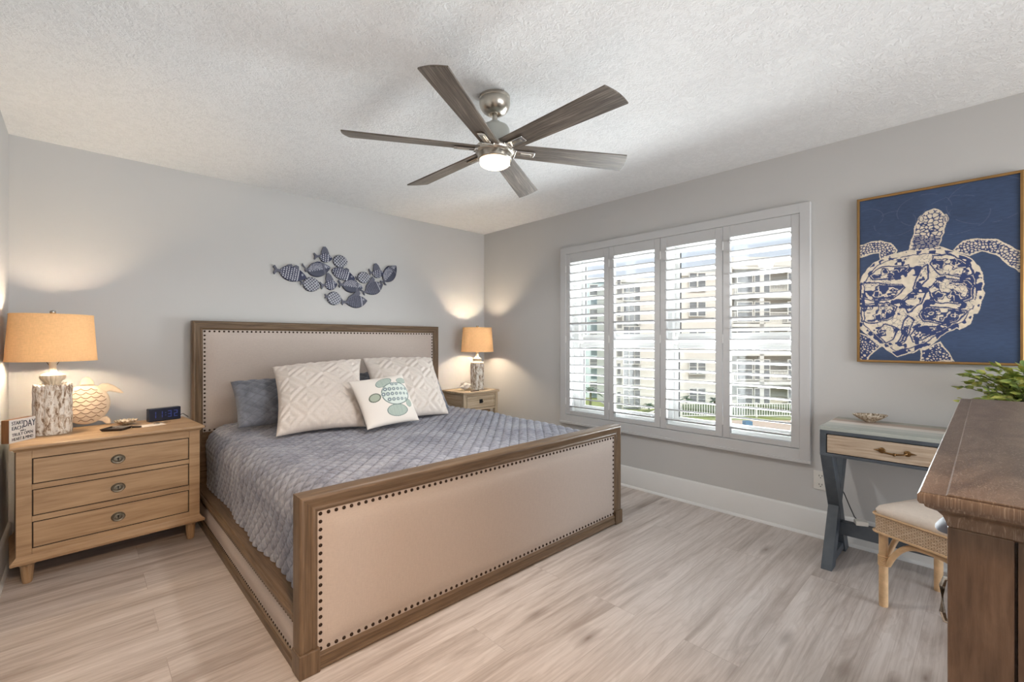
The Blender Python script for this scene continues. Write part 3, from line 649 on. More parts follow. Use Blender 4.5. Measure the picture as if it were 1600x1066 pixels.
lamp((-3.452, -.335, CTZ + .001), .186, .170, (1.112, 1.372), 'table lamp with oatmeal drum shade on the oak chest beside the carved turtle', bulbE, .080, .062, neckL)
lamp((-.300, -.245, .716), .170, .152, (1.110, 1.366), 'table lamp with oatmeal drum shade on the small nightstand in the room corner', bulbE * 1.1, .066, .066, neckR)

# ------------------------------------------------------------------ things on the chest
def flipper(m, pts, y0, y1): m.prism(pts, y0, y1, 'y')
tr = base('turtle_figurine', (-3.315, -.155, CTZ), 0, 'cream carved wooden sea turtle standing against the wall behind the lamp', 'turtle figurine')
TX, TZ, TYc = -3.315, CTZ + .135, -.165
prof = [(.118 * math.cos(a), .030 * math.sin(a)) for a in np.linspace(0, PI / 2, 9)]
R90 = Matrix.Rotation(PI / 2, 3, 'X')
obj('shell', MB().lathe([(.118, -.012)] + [(max(r, .0005), z) for r, z in prof], (TX, TYc, TZ), 60, R90, sx=.95, sy=1.04), M['turtlecream'], tr, smooth=True)
m = MB()
def dome(x, z):
    q = min(1, (x / .112) ** 2 + (z / .123) ** 2); return TYc - .030 * math.sqrt(max(0, 1 - q)) - .0004
for row in range(-5, 6):                                # carved scale lines
    zc = row * .0235
    for colm in range(-4, 5):
        xc = colm * .046 + (.023 if row % 2 else 0); P = []
        for a in np.linspace(-1, 1, 9):
            x = xc + a * .023; z = zc - .013 * (1 - a * a) + .004
            if (x / .098) ** 2 + (z / .108) ** 2 > 1: continue
            P.append((TX + x, dome(x, z), TZ + z))
        if len(P) > 2: m.tube(P, .0021, 6)
obj('scale_lines', m, M['turtlegroove'], tr, smooth=True)
hd = [(-.034, .116), (-.030, .138), (-.016, .160), (-.002, .170), (.014, .160), (.030, .138), (.034, .116)]
obj('head', MB().prism([(TX + a + .004, TZ + b) for a, b in hd], TYc - .016, TYc + .012, 'y'), M['turtlecream'], tr, bevel=.006)
fl = [(.050, .104), (.070, .122), (.100, .122), (.130, .106), (.160, .078), (.176, .056), (.160, .056), (.130, .066), (.105, .074), (.090, .066)]
obj('flipper', MB().prism([(TX + a, TZ + b) for a, b in fl], TYc - .010, TYc + .010, 'y'), M['turtlecream'], tr, bevel=.005)
obj('flipper', MB().prism([(TX - a, TZ + b) for a, b in fl], TYc - .010, TYc + .010, 'y'), M['turtlecream'], tr, bevel=.005)
rf = [(.070, -.085), (.095, -.080), (.112, -.100), (.116, -.125), (.106, -.1345), (.092, -.130), (.075, -.112), (.052, -.105)]
for s in (1, -1): obj('rear_flipper', MB().prism([(TX + s * a, TZ + b) for a, b in rf], TYc - .010, TYc + .010, 'y'), M['turtlecream'], tr, bevel=.005)

A = at(15, 693, Z=CTZ); B = at(60, 683, Z=CTZ); A = Vector((-3.602, -.545, CTZ)); B = Vector((-3.517, -.425, CTZ))
sg = base('sign_block', tuple((A + B) / 2), 0, 'small wooden block sign with a white lettered face below the lamp', 'sign')
dx = (B - A); Ls = dx.length; dx.normalize(); nrm = Vector((dx.y, -dx.x, 0))
if nrm.y > 0: nrm = -nrm
Lh = .118
def sbox(a0, a1, d0, d1, z0, z1):
    m = MB(); vs = [A + dx * a + nrm * -d + Vector((0, 0, z)) for z in (z0, z1) for d in (d0, d1) for a in (a0, a1)]
    return m.add(vs, [(0, 2, 3, 1), (4, 5, 7, 6), (0, 1, 5, 4), (2, 6, 7, 3), (0, 4, 6, 2), (1, 3, 7, 5)])
obj('block', sbox(0, Ls, 0, .034, 0, Lh), M['signwood'], sg)
face = obj('face', sbox(0, Ls, -.002, 0, 0, Lh), M['signwhite'], sg, label='white lettered face')
def sgM(a, z): 
    Mx = Matrix((( dx.x, 0, nrm.x, 0), (dx.y, 0, nrm.y, 0), (0, 1, 0, 0), (0, 0, 0, 1))); 
    p = A + dx * a + nrm * .0026 + Vector((0, 0, z)); Mx.translation = p; return Mx
lt = MB()
for s_, a, z, sz, sxx in (('START', .044, .098, .026, .85), ('EACH', .044, .072, .026, .95), ('DAY', .111, .086, .050, .72), ('with a', .074, .056, .013, 1), ('TRULY OPEN', .073, .039, .022, .92), ('HEART & MIND', .073, .016, .022, .80)):
    mm = text_mb(s_, sz, sgM(a, z) @ Matrix.Diagonal((sxx, 1.0, 1, 1))); lt.add(mm.v, mm.f)
obj('lettering', lt, M['ink'], sg, label='dark hand-drawn lettering', normals=False)

# clock
A = Vector((-3.022, -.268, CTZ)); B = Vector((-2.850, -.222, CTZ)); dx = (B - A).normalized(); nrm = Vector((dx.y, -dx.x, 0)); Ls = (B - A).length
ck = base('alarm_clock', tuple((A + B) / 2), 0, 'dark blue block alarm clock with blue digits on the oak chest', 'clock')
def sbox2(a0, a1, d0, d1, z0, z1):
    vs = [A + dx * a - nrm * d + Vector((0, 0, z)) for z in (z0, z1) for d in (d0, d1) for a in (a0, a1)]
    return MB().add(vs, [(0, 2, 3, 1), (4, 5, 7, 6), (0, 1, 5, 4), (2, 6, 7, 3), (0, 4, 6, 2), (1, 3, 7, 5)])
obj('case', sbox2(0, Ls, 0, .042, .001, .084), M['navy_face'], ck, bevel=.004)
seg = {'1': 'bc', '3': 'abgcd', '2': 'abged', '7': 'abc'}
def digit(ch, a, w=.020, h=.042, z=.022, t_=.0045):
    dg = MB(); S_ = {'a': (0, w, h - t_, h), 'd': (0, w, 0, t_), 'g': (0, w, h / 2 - t_ / 2, h / 2 + t_ / 2), 'b': (w - t_, w, h / 2 + .002, h - .001), 'c': (w - t_, w, .001, h / 2 - .002), 'e': (0, t_, .001, h / 2 - .002), 'f': (0, t_, h / 2 + .002, h - .001)}
    for q in seg[ch]:
        x0, x1, z0, z1 = S_[q]; b = sbox2(a + x0, a + x1, -.0012, .002, z + z0, z + z1); dg.add(b.v, b.f)
    obj('digit', dg, M['led'], ck)
for ch, a in (('1', .018), ('1', .054), ('3', .104), ('2', .138)): digit(ch, a)
for z in (.034, .050): obj('colon_dot', sbox2(.088, .093, -.0012, .002, z, z + .005), M['led'], ck)
obj('power_lead', MB().tube([B - nrm * .03 + Vector((0, 0, .02)), B + Vector((.015, .03, .03)), B + Vector((.035, .05, .012)), B + Vector((.045, .03, .004))], .0022, 8), M['black'], ck, smooth=True)

def dish(name, c, rx, ry, h, mat, ribs, label, cat, rot=0, lobes=0):
    n = 64; P = []; k = 10
    for i in range(k + 1):
        t_ = i / k; row = []
        for j in range(n):
            a = 2 * PI * j / n; q = t_ * (1 + (.05 * abs(math.cos(ribs * a / 2)) if ribs else 0) * t_) * (1 + .12 * math.cos(a))
            row.append((rx * q * math.cos(a), ry * q * math.sin(a), h * t_ ** 1.7 + .004 + (.003 * math.cos(ribs * a) * t_ if ribs else 0)))
        P.append(row)
    P = np.array(P); lo = P.copy(); lo[..., 2] -= .004; lo[0, :, 2] = 0; lo[1:4, :, 2] = np.maximum(0, lo[1:4, :, 2] - .003)
    full = np.concatenate([P, lo[::-1]], 0); R = np.array(Matrix.Rotation(rot, 3, 'Z')); full = full @ R.T + np.array(c)
    return tag(obj(name, MB().grid(full, True), mat, smooth=True, origin=c), label, cat)
dish('scallop_dish', (-3.140, -.262, CTZ), .056, .05, .026, M['shell'], 16, 'small ribbed shell dish beside the alarm clock', 'dish')
p = [(-3.262, -.452), (-3.165, -.505), (-3.112, -.42), (-3.205, -.36)]
tq = base('valet_tray', (-3.19, -.43, CTZ), 0, 'dark brown leather tray lying flat on the oak chest', 'tray')
cx, cy = np.mean(np.array(p), 0); o4 = [Vector((q[0], q[1], 0)) for q in p]; c_ = Vector((cx, cy, 0))
vs = [c_ + (q - c_) * .86 for q in o4] + [c_ + (q - c_) * 1.0 + Vector((0, 0, .014)) for q in o4] + [c_ + (q - c_) * .95 + Vector((0, 0, .014)) for q in o4] + [c_ + (q - c_) * .84 + Vector((0, 0, .006)) for q in o4]
vs = [v + Vector((0, 0, CTZ)) for v in vs]
obj('tray', MB().add(vs, [(3, 2, 1, 0)] + [(r * 4 + k, r * 4 + (k + 1) % 4, r * 4 + 4 + (k + 1) % 4, r * 4 + 4 + k) for r in range(3) for k in range(4)] + [(12, 13, 14, 15)]), M['leather'], tq, bevel=.001)
e1 = Vector((p[2][0], p[2][1], CTZ)); obj('strap', MB().box(-.022, .022, -.008, .008, .0, .010, Matrix.Translation(e1 + Vector((.018, -.012, 0))) @ Matrix.Rotation(-.5, 4, 'Z')), M['leather'], tq, bevel=.002)
Mx = Matrix.Translation((-3.020, -.395, CTZ)) @ Matrix.Rotation(.25, 4, 'Z')
for i, (w, d, zz, dx_, lab) in enumerate(((.062, .045, .0, 0, 'white slip of paper in front of the alarm clock'),)):
    tag(obj('paper_slip', MB().box(-w, w, -d, d, zz + .0003, zz + .0012, Mx), M['paper'], origin=(-3.02, -.395, CTZ)), lab, 'paper')
ks = base('keys', (-2.965, -.345, CTZ), 0, 'small bunch of silver keys by the foot of the alarm clock', 'keys')
m = MB()
obj('key_ring', MB().tube([(-2.965 + .012 * math.cos(a), -.345 + .012 * math.sin(a), CTZ + .004) for a in np.linspace(0, 2 * PI, 17)], .0014, 6), M['silver'], ks, smooth=True)
for a, ln in ((2.9, .040), (.3, .034), (-2.6, .036)):
    Mx = Matrix.Translation((-2.965 + .014 * math.cos(a), -.345 + .014 * math.sin(a), CTZ + .0014 + .001 * a % .003)) @ Matrix.Rotation(a, 4, 'Z')
    obj('key', MB().box(.018, ln, -.003, .003, 0, .002, Mx).lathe([(.010, 0), (.010, .002), (.0005, .002)], (0, 0, 0), 16, None).box(0, .02, -.002, .002, 0, .002, Mx) if False else MB().box(.012, ln, -.003, .003, 0, .002, Mx).prism([(.009 + .010 * math.cos(k), .010 * math.sin(k)) for k in np.linspace(0, 2 * PI, 15)[:-1]], 0, .002, 'z', Mx), M['silver'], ks)

# ------------------------------------------------------------------ small nightstand in the corner
ns = base('nightstand', (-.39, -.235, 0), 0, 'small whitewashed wood nightstand in the corner under a table lamp', 'nightstand')
x0, x1, y0, y1 = -.615, -.165, -.420, -.050; wz = M['greyoak']
obj('top', MB().box(x0 - .012, x1 + .012, y0 - .014, y1, .693, .715), wz['X'], ns, bevel=.004)
for a in (x0, x1 - .036):
    for b in (y0, y1 - .036): obj('leg', MB().box(a, a + .036, b, b + .036, 0, .693), wz['Z'], ns, bevel=.002)
for a in (x0 + .004, x1 - .018): obj('side_panel', MB().box(a, a + .014, y0 + .03, y1 - .03, .525, .693), wz['Y'], ns)
obj('back_panel', MB().box(x0 + .03, x1 - .03, y1 - .02, y1 - .006, .18, .693), wz['X'], ns)
m = MB().box(x0 + .036, x1 - .036, y0 + .003, y0 + .022, .672, .693).box(x0 + .036, x1 - .036, y0 + .003, y0 + .022, .525, .545); obj('apron', m, wz['X'], ns, bevel=.0015)
d = obj('drawer', MB().box(x0 + .040, x1 - .040, y0 + .006, y0 + .024, .549, .668), wz['X'], ns, bevel=.002)
fm = MB().box(x0 + .042, x1 - .042, y0 + .001, y0 + .007, .551, .562).box(x0 + .042, x1 - .042, y0 + .001, y0 + .007, .655, .666).box(x0 + .042, x0 + .053, y0 + .001, y0 + .007, .562, .655).box(x1 - .053, x1 - .042, y0 + .001, y0 + .007, .562, .655)
sub('moulding', fm, wz['X'], d)
sub('pull', MB().box(-.410, -.370, y0 + .002, y0 + .007, .592, .632).tube([(-.404, y0 + .002, .618), (-.404, y0 - .012, .608), (-.376, y0 - .012, .608), (-.376, y0 + .002, .618)], .003, 8), M['dark_hole'], d, bevel=.001)
obj('shelf', MB().box(x0 + .02, x1 - .02, y0 + .02, y1 - .02, .42, .44), wz['X'], ns, bevel=.002); obj('shelf', MB().box(x0 + .02, x1 - .02, y0 + .02, y1 - .02, .16, .18), wz['X'], ns, bevel=.002)
obj('drawer_box', MB().box(x0 + .045, x1 - .045, y0 + .024, y1 - .03, .553, .64), wz['X'], ns)
tag(obj('wooden_box', MB().box(-.36, -.215, -.36, -.20, .4415, .505), M['oak']['X'], bevel=.004, origin=(-.29, -.28, .44)), 'small brown wooden box on the open shelf of the corner nightstand', 'box')
# seashell and stick
cs = base('conch_shell', (-.475, -.270, .715), 0, 'white conch seashell lying on the corner nightstand', 'seashell')
m = MB(); P = []
ax = Vector((1, .18, .12)).normalized(); u = Vector((0, 0, 1)).cross(ax).normalized(); w = ax.cross(u); prof = [(-.085, .001), (-.07, .012), (-.055, .020), (-.04, .018), (-.032, .034), (-.012, .044), (.012, .040), (.035, .026), (.06, .015), (.088, .004)]
cc = Vector((-.478, -.265, .762)); rows = []
for a_, r_ in prof:
    rows.append([tuple(cc + ax * a_ + (u * math.cos(t_) * (1 + .22 * max(0, math.cos(5 * t_ + a_ * 40)) ** 3) + w * math.sin(t_) * .82) * r_) for t_ in np.linspace(0, 2 * PI, 41)[:-1]])
obj('shell_body', MB().grid(np.array(rows), True), M['shellwhite'], cs, smooth=True)
m = MB()
for k in range(7): a_ = 2 * PI * k / 7; q = cc + ax * -.022 + (u * math.cos(a_) + w * math.sin(a_) * .8) * .040; e = q + (u * math.cos(a_) + w * math.sin(a_)) * .016; m.tube([tuple(q), tuple(e)], [.009, .001], 8)
obj('spine', m, M['shellwhite'], cs, smooth=True)
tag(obj('pen', MB().tube([(-.50, -.385, .7195), (-.40, -.395, .7195)], .0042, 10), M['leather'], smooth=True, origin=(-.45, -.39, .7195)), 'dark brown pen lying at the front of the corner nightstand', 'pen')

# ------------------------------------------------------------------ school of metal fish on the back wall
fs = base('fish_wall_sculpture', (-1.66, -.012, 1.80), 0, 'school of dark blue metal fish hanging above the headboard', 'wall sculpture')
def wallp(zx, zy): return at(410 + zx / 6.957, 370 + zy / 6.957, Y=-.03)
FISH = [((195, 365), (487, 445), 150, 'scale', (140, 355)), ((500, 375), (745, 330), 150, 'band', (465, 335)), ((630, 210), (768, 232), 118, 'trig', (575, 210)), ((778, 262), (932, 270), 130, 'check', None),
        ((765, 358), (1016, 462), 126, 'scale', None), ((450, 505), (632, 530), 145, 'check', (425, 495)), ((690, 520), (822, 510), 130, 'trig', (645, 530)), ((880, 525), (1100, 552), 140, 'band', (845, 510)),
        ((715, 650), (866, 690), 140, 'check', (692, 645)), ((912, 715), (1148, 695), 138, 'leaf', (870, 700)), ((1045, 445), (1182, 440), 125, 'check', (1030, 450)), ((1125, 605), (1318, 512), 140, 'leaf', (1100, 600)),
        ((1205, 395), (1328, 392), 120, 'trig', (1175, 380)), ((1335, 480), (1462, 312), 150, 'band', (1325, 500))]
navy, slate_, pale = np.array(lin(34, 40, 74)[:3]), np.array(lin(92, 94, 110)[:3]), np.array(lin(196, 198, 208)[:3]); navy2 = np.array(lin(46, 50, 70)[:3])
for i, (a, b, hh, typ, tail) in enumerate(FISH):
    A, B = wallp(*a), wallp(*b); ex = (B - A); L = ex.length; ex.normalize(); ez = Vector((0, 1, 0)).cross(ex) * -1
    if ez.z < 0: ez = -ez
    H = hh / 6.957 * .0054 / 2 * 1.08; nu, nv = 60, 25
    u = np.linspace(0, 1, nu); v = np.linspace(-1, 1, nv); U, V = np.meshgrid(u, v)
    if typ == 'check': Wp = np.clip(np.sin(PI * U ** .9), 0, 1) ** .48
    elif typ == 'leaf': Wp = np.clip(np.sin(PI * U), 0, 1) ** .8
    else: Wp = np.clip(np.sin(PI * U ** .8), 0, 1) ** .7
    Hl = H * (1.0 if typ != 'trig' else .85)
    x = U * L; z = V * Hl * Wp - (0.1 * Hl if typ == 'trig' else 0); d = .016 + .010 * np.sqrt(np.clip(1 - V ** 2, 0, 1)) * np.clip(Wp, 0, 1)
    P = np.array(A)[None, None] * [1, 0, 1] + x[..., None] * np.array(ex) + z[..., None] * np.array(ez); P[..., 1] = -d
    sx, sz = (x / .027, z / .027) if typ == 'check' else (x / .0165, z / .0165)
    if typ == 'check': msk = (np.abs((sx + sz) % 1.0 - .5) > .36) | (np.abs((sx - sz) % 1.0 - .5) > .36); pc = np.where(msk[..., None], pale, navy2)
    elif typ == 'leaf': msk = np.hypot((sx % 1.0) - .5, ((sz * 1.2 + .5 * (np.floor(sx) % 2)) % 1 - .5)) < .34; pc = np.where(msk[..., None], slate_ * 1.5, navy2); pc = np.where((np.abs(U - .72) < .015)[..., None], pale, pc)
    elif typ == 'band': msk = (np.abs((sx * .8 + np.abs(sz)) % 1 - .5) > .3) & (V > -.1); pc = np.where(msk[..., None], pale, np.where((V < -.15)[..., None], navy2 * 1.3, navy)); pc = np.where(((U > .66) & (U < .74))[..., None], slate_, pc)
    else: msk = np.hypot((sx % 1.15) - .575, ((sz + .5 * (np.floor(sx / 1.15) % 2)) % 1 - .5)) < .33; pc = np.where((msk & (U < .66))[..., None], pale, navy); pc = np.where(((U > .66) & (U < .685))[..., None], pale, pc)
    e = np.hypot((U - .82) * L, z - .22 * Hl); pc = np.where((e < .0085)[..., None], pale, pc); pc = np.where((e < .0045)[..., None], navy, pc)
    pc = np.where((np.abs(V) > .93)[..., None], np.array(lin(40, 42, 56)[:3]), pc)
    bk = P.copy(); bk[..., 1] = -.002; m = MB().grid(P); nb = len(m.v); m.grid(bk[:, ::-1]); 
    rim = [j for j in range(nu)] + [r * nu + nu - 1 for r in range(1, nv)] + [(nv - 1) * nu + j for j in range(nu - 2, -1, -1)] + [r * nu for r in range(nv - 2, 0, -1)]
    rb = lambda q: nb + (q // nu) * nu + (nu - 1 - q % nu)
    m.f += [(rim[k], rim[(k + 1) % len(rim)], rb(rim[(k + 1) % len(rim)]), rb(rim[k])) for k in range(len(rim))]
    pcf = np.concatenate([pc.reshape(-1, 3), np.tile(navy2, (nu * nv, 1))])
    f = obj('fish', m, M['fish'], fs, smooth=True, paint=pcf)
    def flat(name, pts2, y0=-.020, y1=-.006, colr=slate_):
        mm = MB(); vs = []
        for yy in (y0, y1): vs += [Vector((A.x, 0, A.z)) + ex * p * L + ez * q * H + Vector((0, yy, 0)) for p, q in pts2]
        n = len(pts2); mm.add(vs, [tuple(range(n)), tuple(range(2 * n - 1, n - 1, -1))] + [(k, k + n, (k + 1) % n + n, (k + 1) % n) for k in range(n)])
        sub(name, mm, M['fish'], f, paint=np.tile(colr, (len(mm.v), 1)), bevel=.0015)
    if typ == 'scale': flat('dorsal_fin', [(.16, .35), (.22, 1.0), (.36, 1.25), (.44, .92), (.52, 1.28), (.64, 1.2), (.66, .8), (.4, .7)])
    elif typ == 'trig': flat('dorsal_fin', [(.10, .4), (.12, 1.0), (.26, 1.75), (.42, 1.85), (.60, 1.4), (.74, .62), (.4, .6)])
    elif typ == 'leaf': flat('dorsal_fin', [(.06, .25), (.18, .85), (.36, 1.15), (.5, 1.5), (.68, 1.75), (.72, 1.2), (.62, .75), (.3, .6)])
    elif typ == 'band': flat('dorsal_fin', [(.12, .4), (.25, .9), (.5, 1.06), (.72, .9), (.5, .7)], colr=navy)
    if tail is not None:
        tl = wallp(*tail); tv = tl - A; p0 = tv.dot(ex) / L; q0 = tv.dot(ez) / H
        w_ = .62 if typ != 'check' else .36
        flat('tail_fin', [(.10, .22), (p0 * .55, q0 * .6 + .16), (p0 - .03, q0 + w_), (p0 - .08, q0 + w_ * .6), (p0 + .01, q0), (p0 - .03, q0 - w_ * .6), (p0 + .02, q0 - w_), (p0 * .5, q0 * .6 - .16), (.10, -.22)], colr=slate_ * .9)

# ------------------------------------------------------------------ ceiling fan
FX, FY = -1.844, -2.272
fan = base('ceiling_fan', (FX, FY, CH), 0, 'six-blade ceiling fan with grey wood blades and a lit lamp', 'ceiling fan')
obj('canopy', MB().lathe([(.076, 2.44), (.077, 2.428), (.074, 2.424), (.0775, 2.418), (.077, 2.404), (.072, 2.386), (.062, 2.370), (.048, 2.359), (.034, 2.354), (.030, 2.353), (.028, 2.357), (.018, 2.358)], (FX, FY, 0), 48), M['nickel'], fan, smooth=True)
obj('downrod', MB().lathe([(.0135, 2.29), (.0135, 2.375)], (FX, FY, 0), 24), M['nickel'], fan, smooth=True)
obj('motor_housing', MB().lathe([(.020, 2.318), (.026, 2.316), (.030, 2.306), (.046, 2.300), (.066, 2.290), (.073, 2.278), (.074, 2.270), (.074, 2.195), (.066, 2.188)], (FX, FY, 0), 48), M['motor'], fan, smooth=True)
obj('hub', MB().lathe([(.064, 2.192), (.094, 2.190), (.098, 2.184), (.098, 2.166), (.092, 2.158), (.086, 2.154)], (FX, FY, 0), 48), M['nickel'], fan, smooth=True)
obj('light_ring', MB().lathe([(.084, 2.158), (.086, 2.154), (.084, 2.128), (.080, 2.124), (.076, 2.124)], (FX, FY, 0), 48), M['nickel'], fan, smooth=True)
obj('light_diffuser', MB().lathe([(.0755, 2.126), (.0755, 2.112), (.072, 2.103), (.062, 2.096), (.040, 2.091), (.0005, 2.089)], (FX, FY, 0), 48), M['fanlight'], fan, smooth=True)
def blade(ang):
    Rz = Matrix.Translation((FX, FY, 2.176)) @ Matrix.Rotation(ang, 4, 'Z') @ Matrix.Rotation(-math.radians(13), 4, 'X')
    L0, L1 = .075, .715; w0, w1 = .050, .066; n = 9
    out = [(L0, -w0), (L1 - .022, -w1)] + [(L1 - .022 + .024 * u_ + .010 * math.sin(PI * u_), -w1 + 2 * w1 * u_) for u_ in np.linspace(0, 1, 9)[1:-1]] + [(L1 + .002, w1), (L0, w0)]
    return out, Rz
b0_ = None
for k in range(6):
    ang = math.radians(30.5 + 60 * k)
    out, Rz = blade(ang)
    if b0_ is None:
        o = bpy.data.objects; mb = MB().prism([(p[0], p[1]) for p in out], 0, .007, 'z')
        b0_ = obj('blade', mb, M['blade'], fan, local=True, bevel=.0015)
        br = MB().box(.080, .205, -.019, .019, -.010, -.001).box(.070, .105, -.030, .030, -.014, .004)
        br0 = obj('blade_bracket', br, M['chrome'], b0_, local=True, bevel=.003)
        sc0 = obj('bracket_slot', MB().box(.130, .188, -.008, .008, -.0125, -.009), M['nickel'], b0_, local=True, bevel=.001)
        bb = b0_
    else: bb = copy_tree(b0_, fan)
    bb.matrix_local = Matrix.Translation((-FX, -FY, -CH)) @ Rz
fl_ = add_light('fan_lamp_light', 'SPOT', (0, 0, 2.084 - CH), 64, (1, .97, .94), spot_size=math.radians(175), spot_blend=.25, shadow_soft_size=.07); fl_.parent = fan

# ------------------------------------------------------------------ turtle picture
PY0, PY1, PZ0, PZ1 = -4.091, -3.438, 1.102, 2.055
pic = base('turtle_picture', (-.02, (PY0 + PY1) / 2, PZ0), 0, 'large framed picture of a pale sea turtle on navy above the desk', 'picture')
fwid = .013
vs = []; ringp = [(0, -.002), (0, -.034), (.004, -.036), (fwid, -.034), (fwid, -.018), (fwid, -.002)]; n = len(ringp); m = MB()
for d, x in ringp: vs += [(x, PY0 + d, PZ0 + d), (x, PY1 - d, PZ0 + d), (x, PY1 - d, PZ1 - d), (x, PY0 + d, PZ1 - d)]
obj('frame', m.add(vs, [(i * 4 + k, i * 4 + (k + 1) % 4, ((i + 1) % n) * 4 + (k + 1) % 4, ((i + 1) % n) * 4 + k) for i in range(n) for k in range(4)]), M['gold'], pic)
nu, nv = 300, 436; yy = np.linspace(PY1 - fwid, PY0 + fwid, nu); zz = np.linspace(PZ1 - fwid, PZ0 + fwid, nv); Yg, Zg = np.meshgrid(yy, zz)
P = np.stack([np.full_like(Yg, -.026), Yg, Zg], -1)
def pz(pts): return np.array([(lambda q: (q.y, q.z))(at(1320 + a / 2.882, 250 + b / 2.882, X=-.026)) for a, b in pts])
def vnoise(sc, seed, sy=1.):
    g = np.random.default_rng(seed); X = (Yg + 5) * sc; Z = Zg * sc * sy; x0, z0 = np.floor(X).astype(int), np.floor(Z).astype(int); T = g.random((256, 256)); s = lambda t_: t_ * t_ * (3 - 2 * t_); fx, fz = s(X - x0), s(Z - z0)
    gI = lambda a, b: T[a % 256, b % 256]; return (gI(x0, z0) * (1 - fx) + gI(x0 + 1, z0) * fx) * (1 - fz) + (gI(x0, z0 + 1) * (1 - fx) + gI(x0 + 1, z0 + 1) * fx) * fz
YW = Yg + .016 * (vnoise(16, 61) - .5) + .007 * (vnoise(45, 62) - .5); ZW = Zg + .016 * (vnoise(16, 63) - .5) + .007 * (vnoise(45, 64) - .5)   # hand-drawn wobble of the print
def inside(poly):
    r = np.zeros(YW.shape, bool); n = len(poly)
    for i in range(n):
        (x1, y1), (x2, y2) = poly[i], poly[(i + 1) % n]
        c = ((y1 > ZW) != (y2 > ZW)) & (YW < (x2 - x1) * (ZW - y1) / (y2 - y1 + 1e-12) + x1); r ^= c
    return r
def segd(pl, closed=False):
    d = np.full(YW.shape, 9.); n = len(pl)
    for i in range(n if closed else n - 1):
        a, b = pl[i], pl[(i + 1) % n]; ab = b - a; t_ = np.clip(((YW - a[0]) * ab[0] + (ZW - a[1]) * ab[1]) / (ab @ ab + 1e-12), 0, 1)
        d = np.minimum(d, np.hypot(YW - a[0] - t_ * ab[0], ZW - a[1] - t_ * ab[1]))
    return d
def cells(sc, seed):
    g = np.random.default_rng(seed); T = g.random((64, 64, 2)); X = (Yg + 5) * sc; Z = Zg * sc; x0, z0 = np.floor(X).astype(int), np.floor(Z).astype(int); f1 = np.full(Yg.shape, 9.); f2 = f1.copy()
    for a in (-1, 0, 1):
        for b in (-1, 0, 1):
            q = T[(x0 + a) % 64, (z0 + b) % 64]; d = np.hypot(x0 + a + q[..., 0] - X, z0 + b + q[..., 1] - Z); f2 = np.where(d < f1, f1, np.minimum(f2, d)); f1 = np.minimum(f1, d)
    return f2 - f1
bgn = vnoise(60, 1, 4) * .5 + vnoise(9, 2) * .5
C = np.array(lin(50, 70, 102)[:3])[None, None] * (.72 + .5 * bgn)[..., None]; C = C + np.array(lin(44, 44, 70)[:3]) * .12
for k in range(5):
    c0_ = np.array([PY1 - .05 - .12 * k, PZ1 - .12 - .05 * (k % 2)]); rr = .07 + .02 * k; dd = np.abs(np.hypot(Yg - c0_[0], (Zg - c0_[1]) * 1.3) - rr); C = np.where(((dd < .0022) & (vnoise(40, 9 + k) > .45))[..., None], C * .75 + np.array(lin(120, 126, 160)[:3]) * .2, C)
cream = np.array(lin(222, 210, 190)[:3]); nav = np.array(lin(42, 58, 104)[:3])
creamT = cream[None, None] * (.86 + .22 * vnoise(90, 5))[..., None]
def part(pts, mask_dark):
    p_ = pz(pts); ins = inside(p_); global C
    C = np.where(ins[..., None], np.where((mask_dark & (segd(p_, True) > .006))[..., None], nav, creamT), C)
small = cells(52, 3); fine = cells(75, 8)
dots = (small < .16)
part([(490, 405), (540, 362), (600, 350), (680, 362), (760, 390), (830, 425), (830, 535), (740, 480), (680, 435), (620, 410), (560, 435)], (fine < .30))
part([(240, 405), (205, 375), (160, 362), (110, 375), (55, 392), (55, 448), (110, 430), (155, 420), (162, 450), (225, 425)], (fine < .30))
part([(60, 770), (140, 820), (165, 842), (130, 870), (95, 910), (55, 910)], (fine < .42))
part([(345, 850), (430, 822), (470, 870), (500, 912), (345, 912)], (fine < .42))
part([(280, 408), (310, 340), (315, 300), (335, 265), (365, 235), (400, 222), (430, 232), (450, 260), (452, 300), (445, 350), (432, 385), (485, 408)], (small < .20))
nk = pz([(312, 345), (440, 345), (430, 385), (300, 400)]); C = np.where((inside(nk) & (np.sin(Zg * 900 + vnoise(30, 4) * 6) > -.55))[..., None], nav, C)
for cx, cy, rx, ry in ((345, 268, 14, 18), (448, 262, 12, 18)):
    q = pz([(cx + rx * math.cos(a), cy + ry * math.sin(a)) for a in np.linspace(0, 2 * PI, 16)[:-1]]); ins = inside(q); C = np.where(ins[..., None], creamT, C); C = np.where((ins & (segd(q, True) < .006) & (segd(q, True) > .003))[..., None], nav, C)
shell = pz([(60, 560), (85, 515), (130, 465), (200, 425), (280, 404), (350, 400), (430, 400), (500, 410), (560, 440), (605, 490), (628, 550), (633, 600), (620, 650), (600, 690), (580, 690), (565, 735), (520, 765), (510, 755), (440, 800), (380, 840), (310, 865), (230, 888), (205, 872), (160, 838), (100, 795), (60, 745)])
ins = inside(shell); wig = vnoise(34, 21) * .6 + vnoise(70, 22) * .4
blot = (np.abs(wig - .5) < .055) | (wig > .70); C = np.where(ins[..., None], creamT, C)
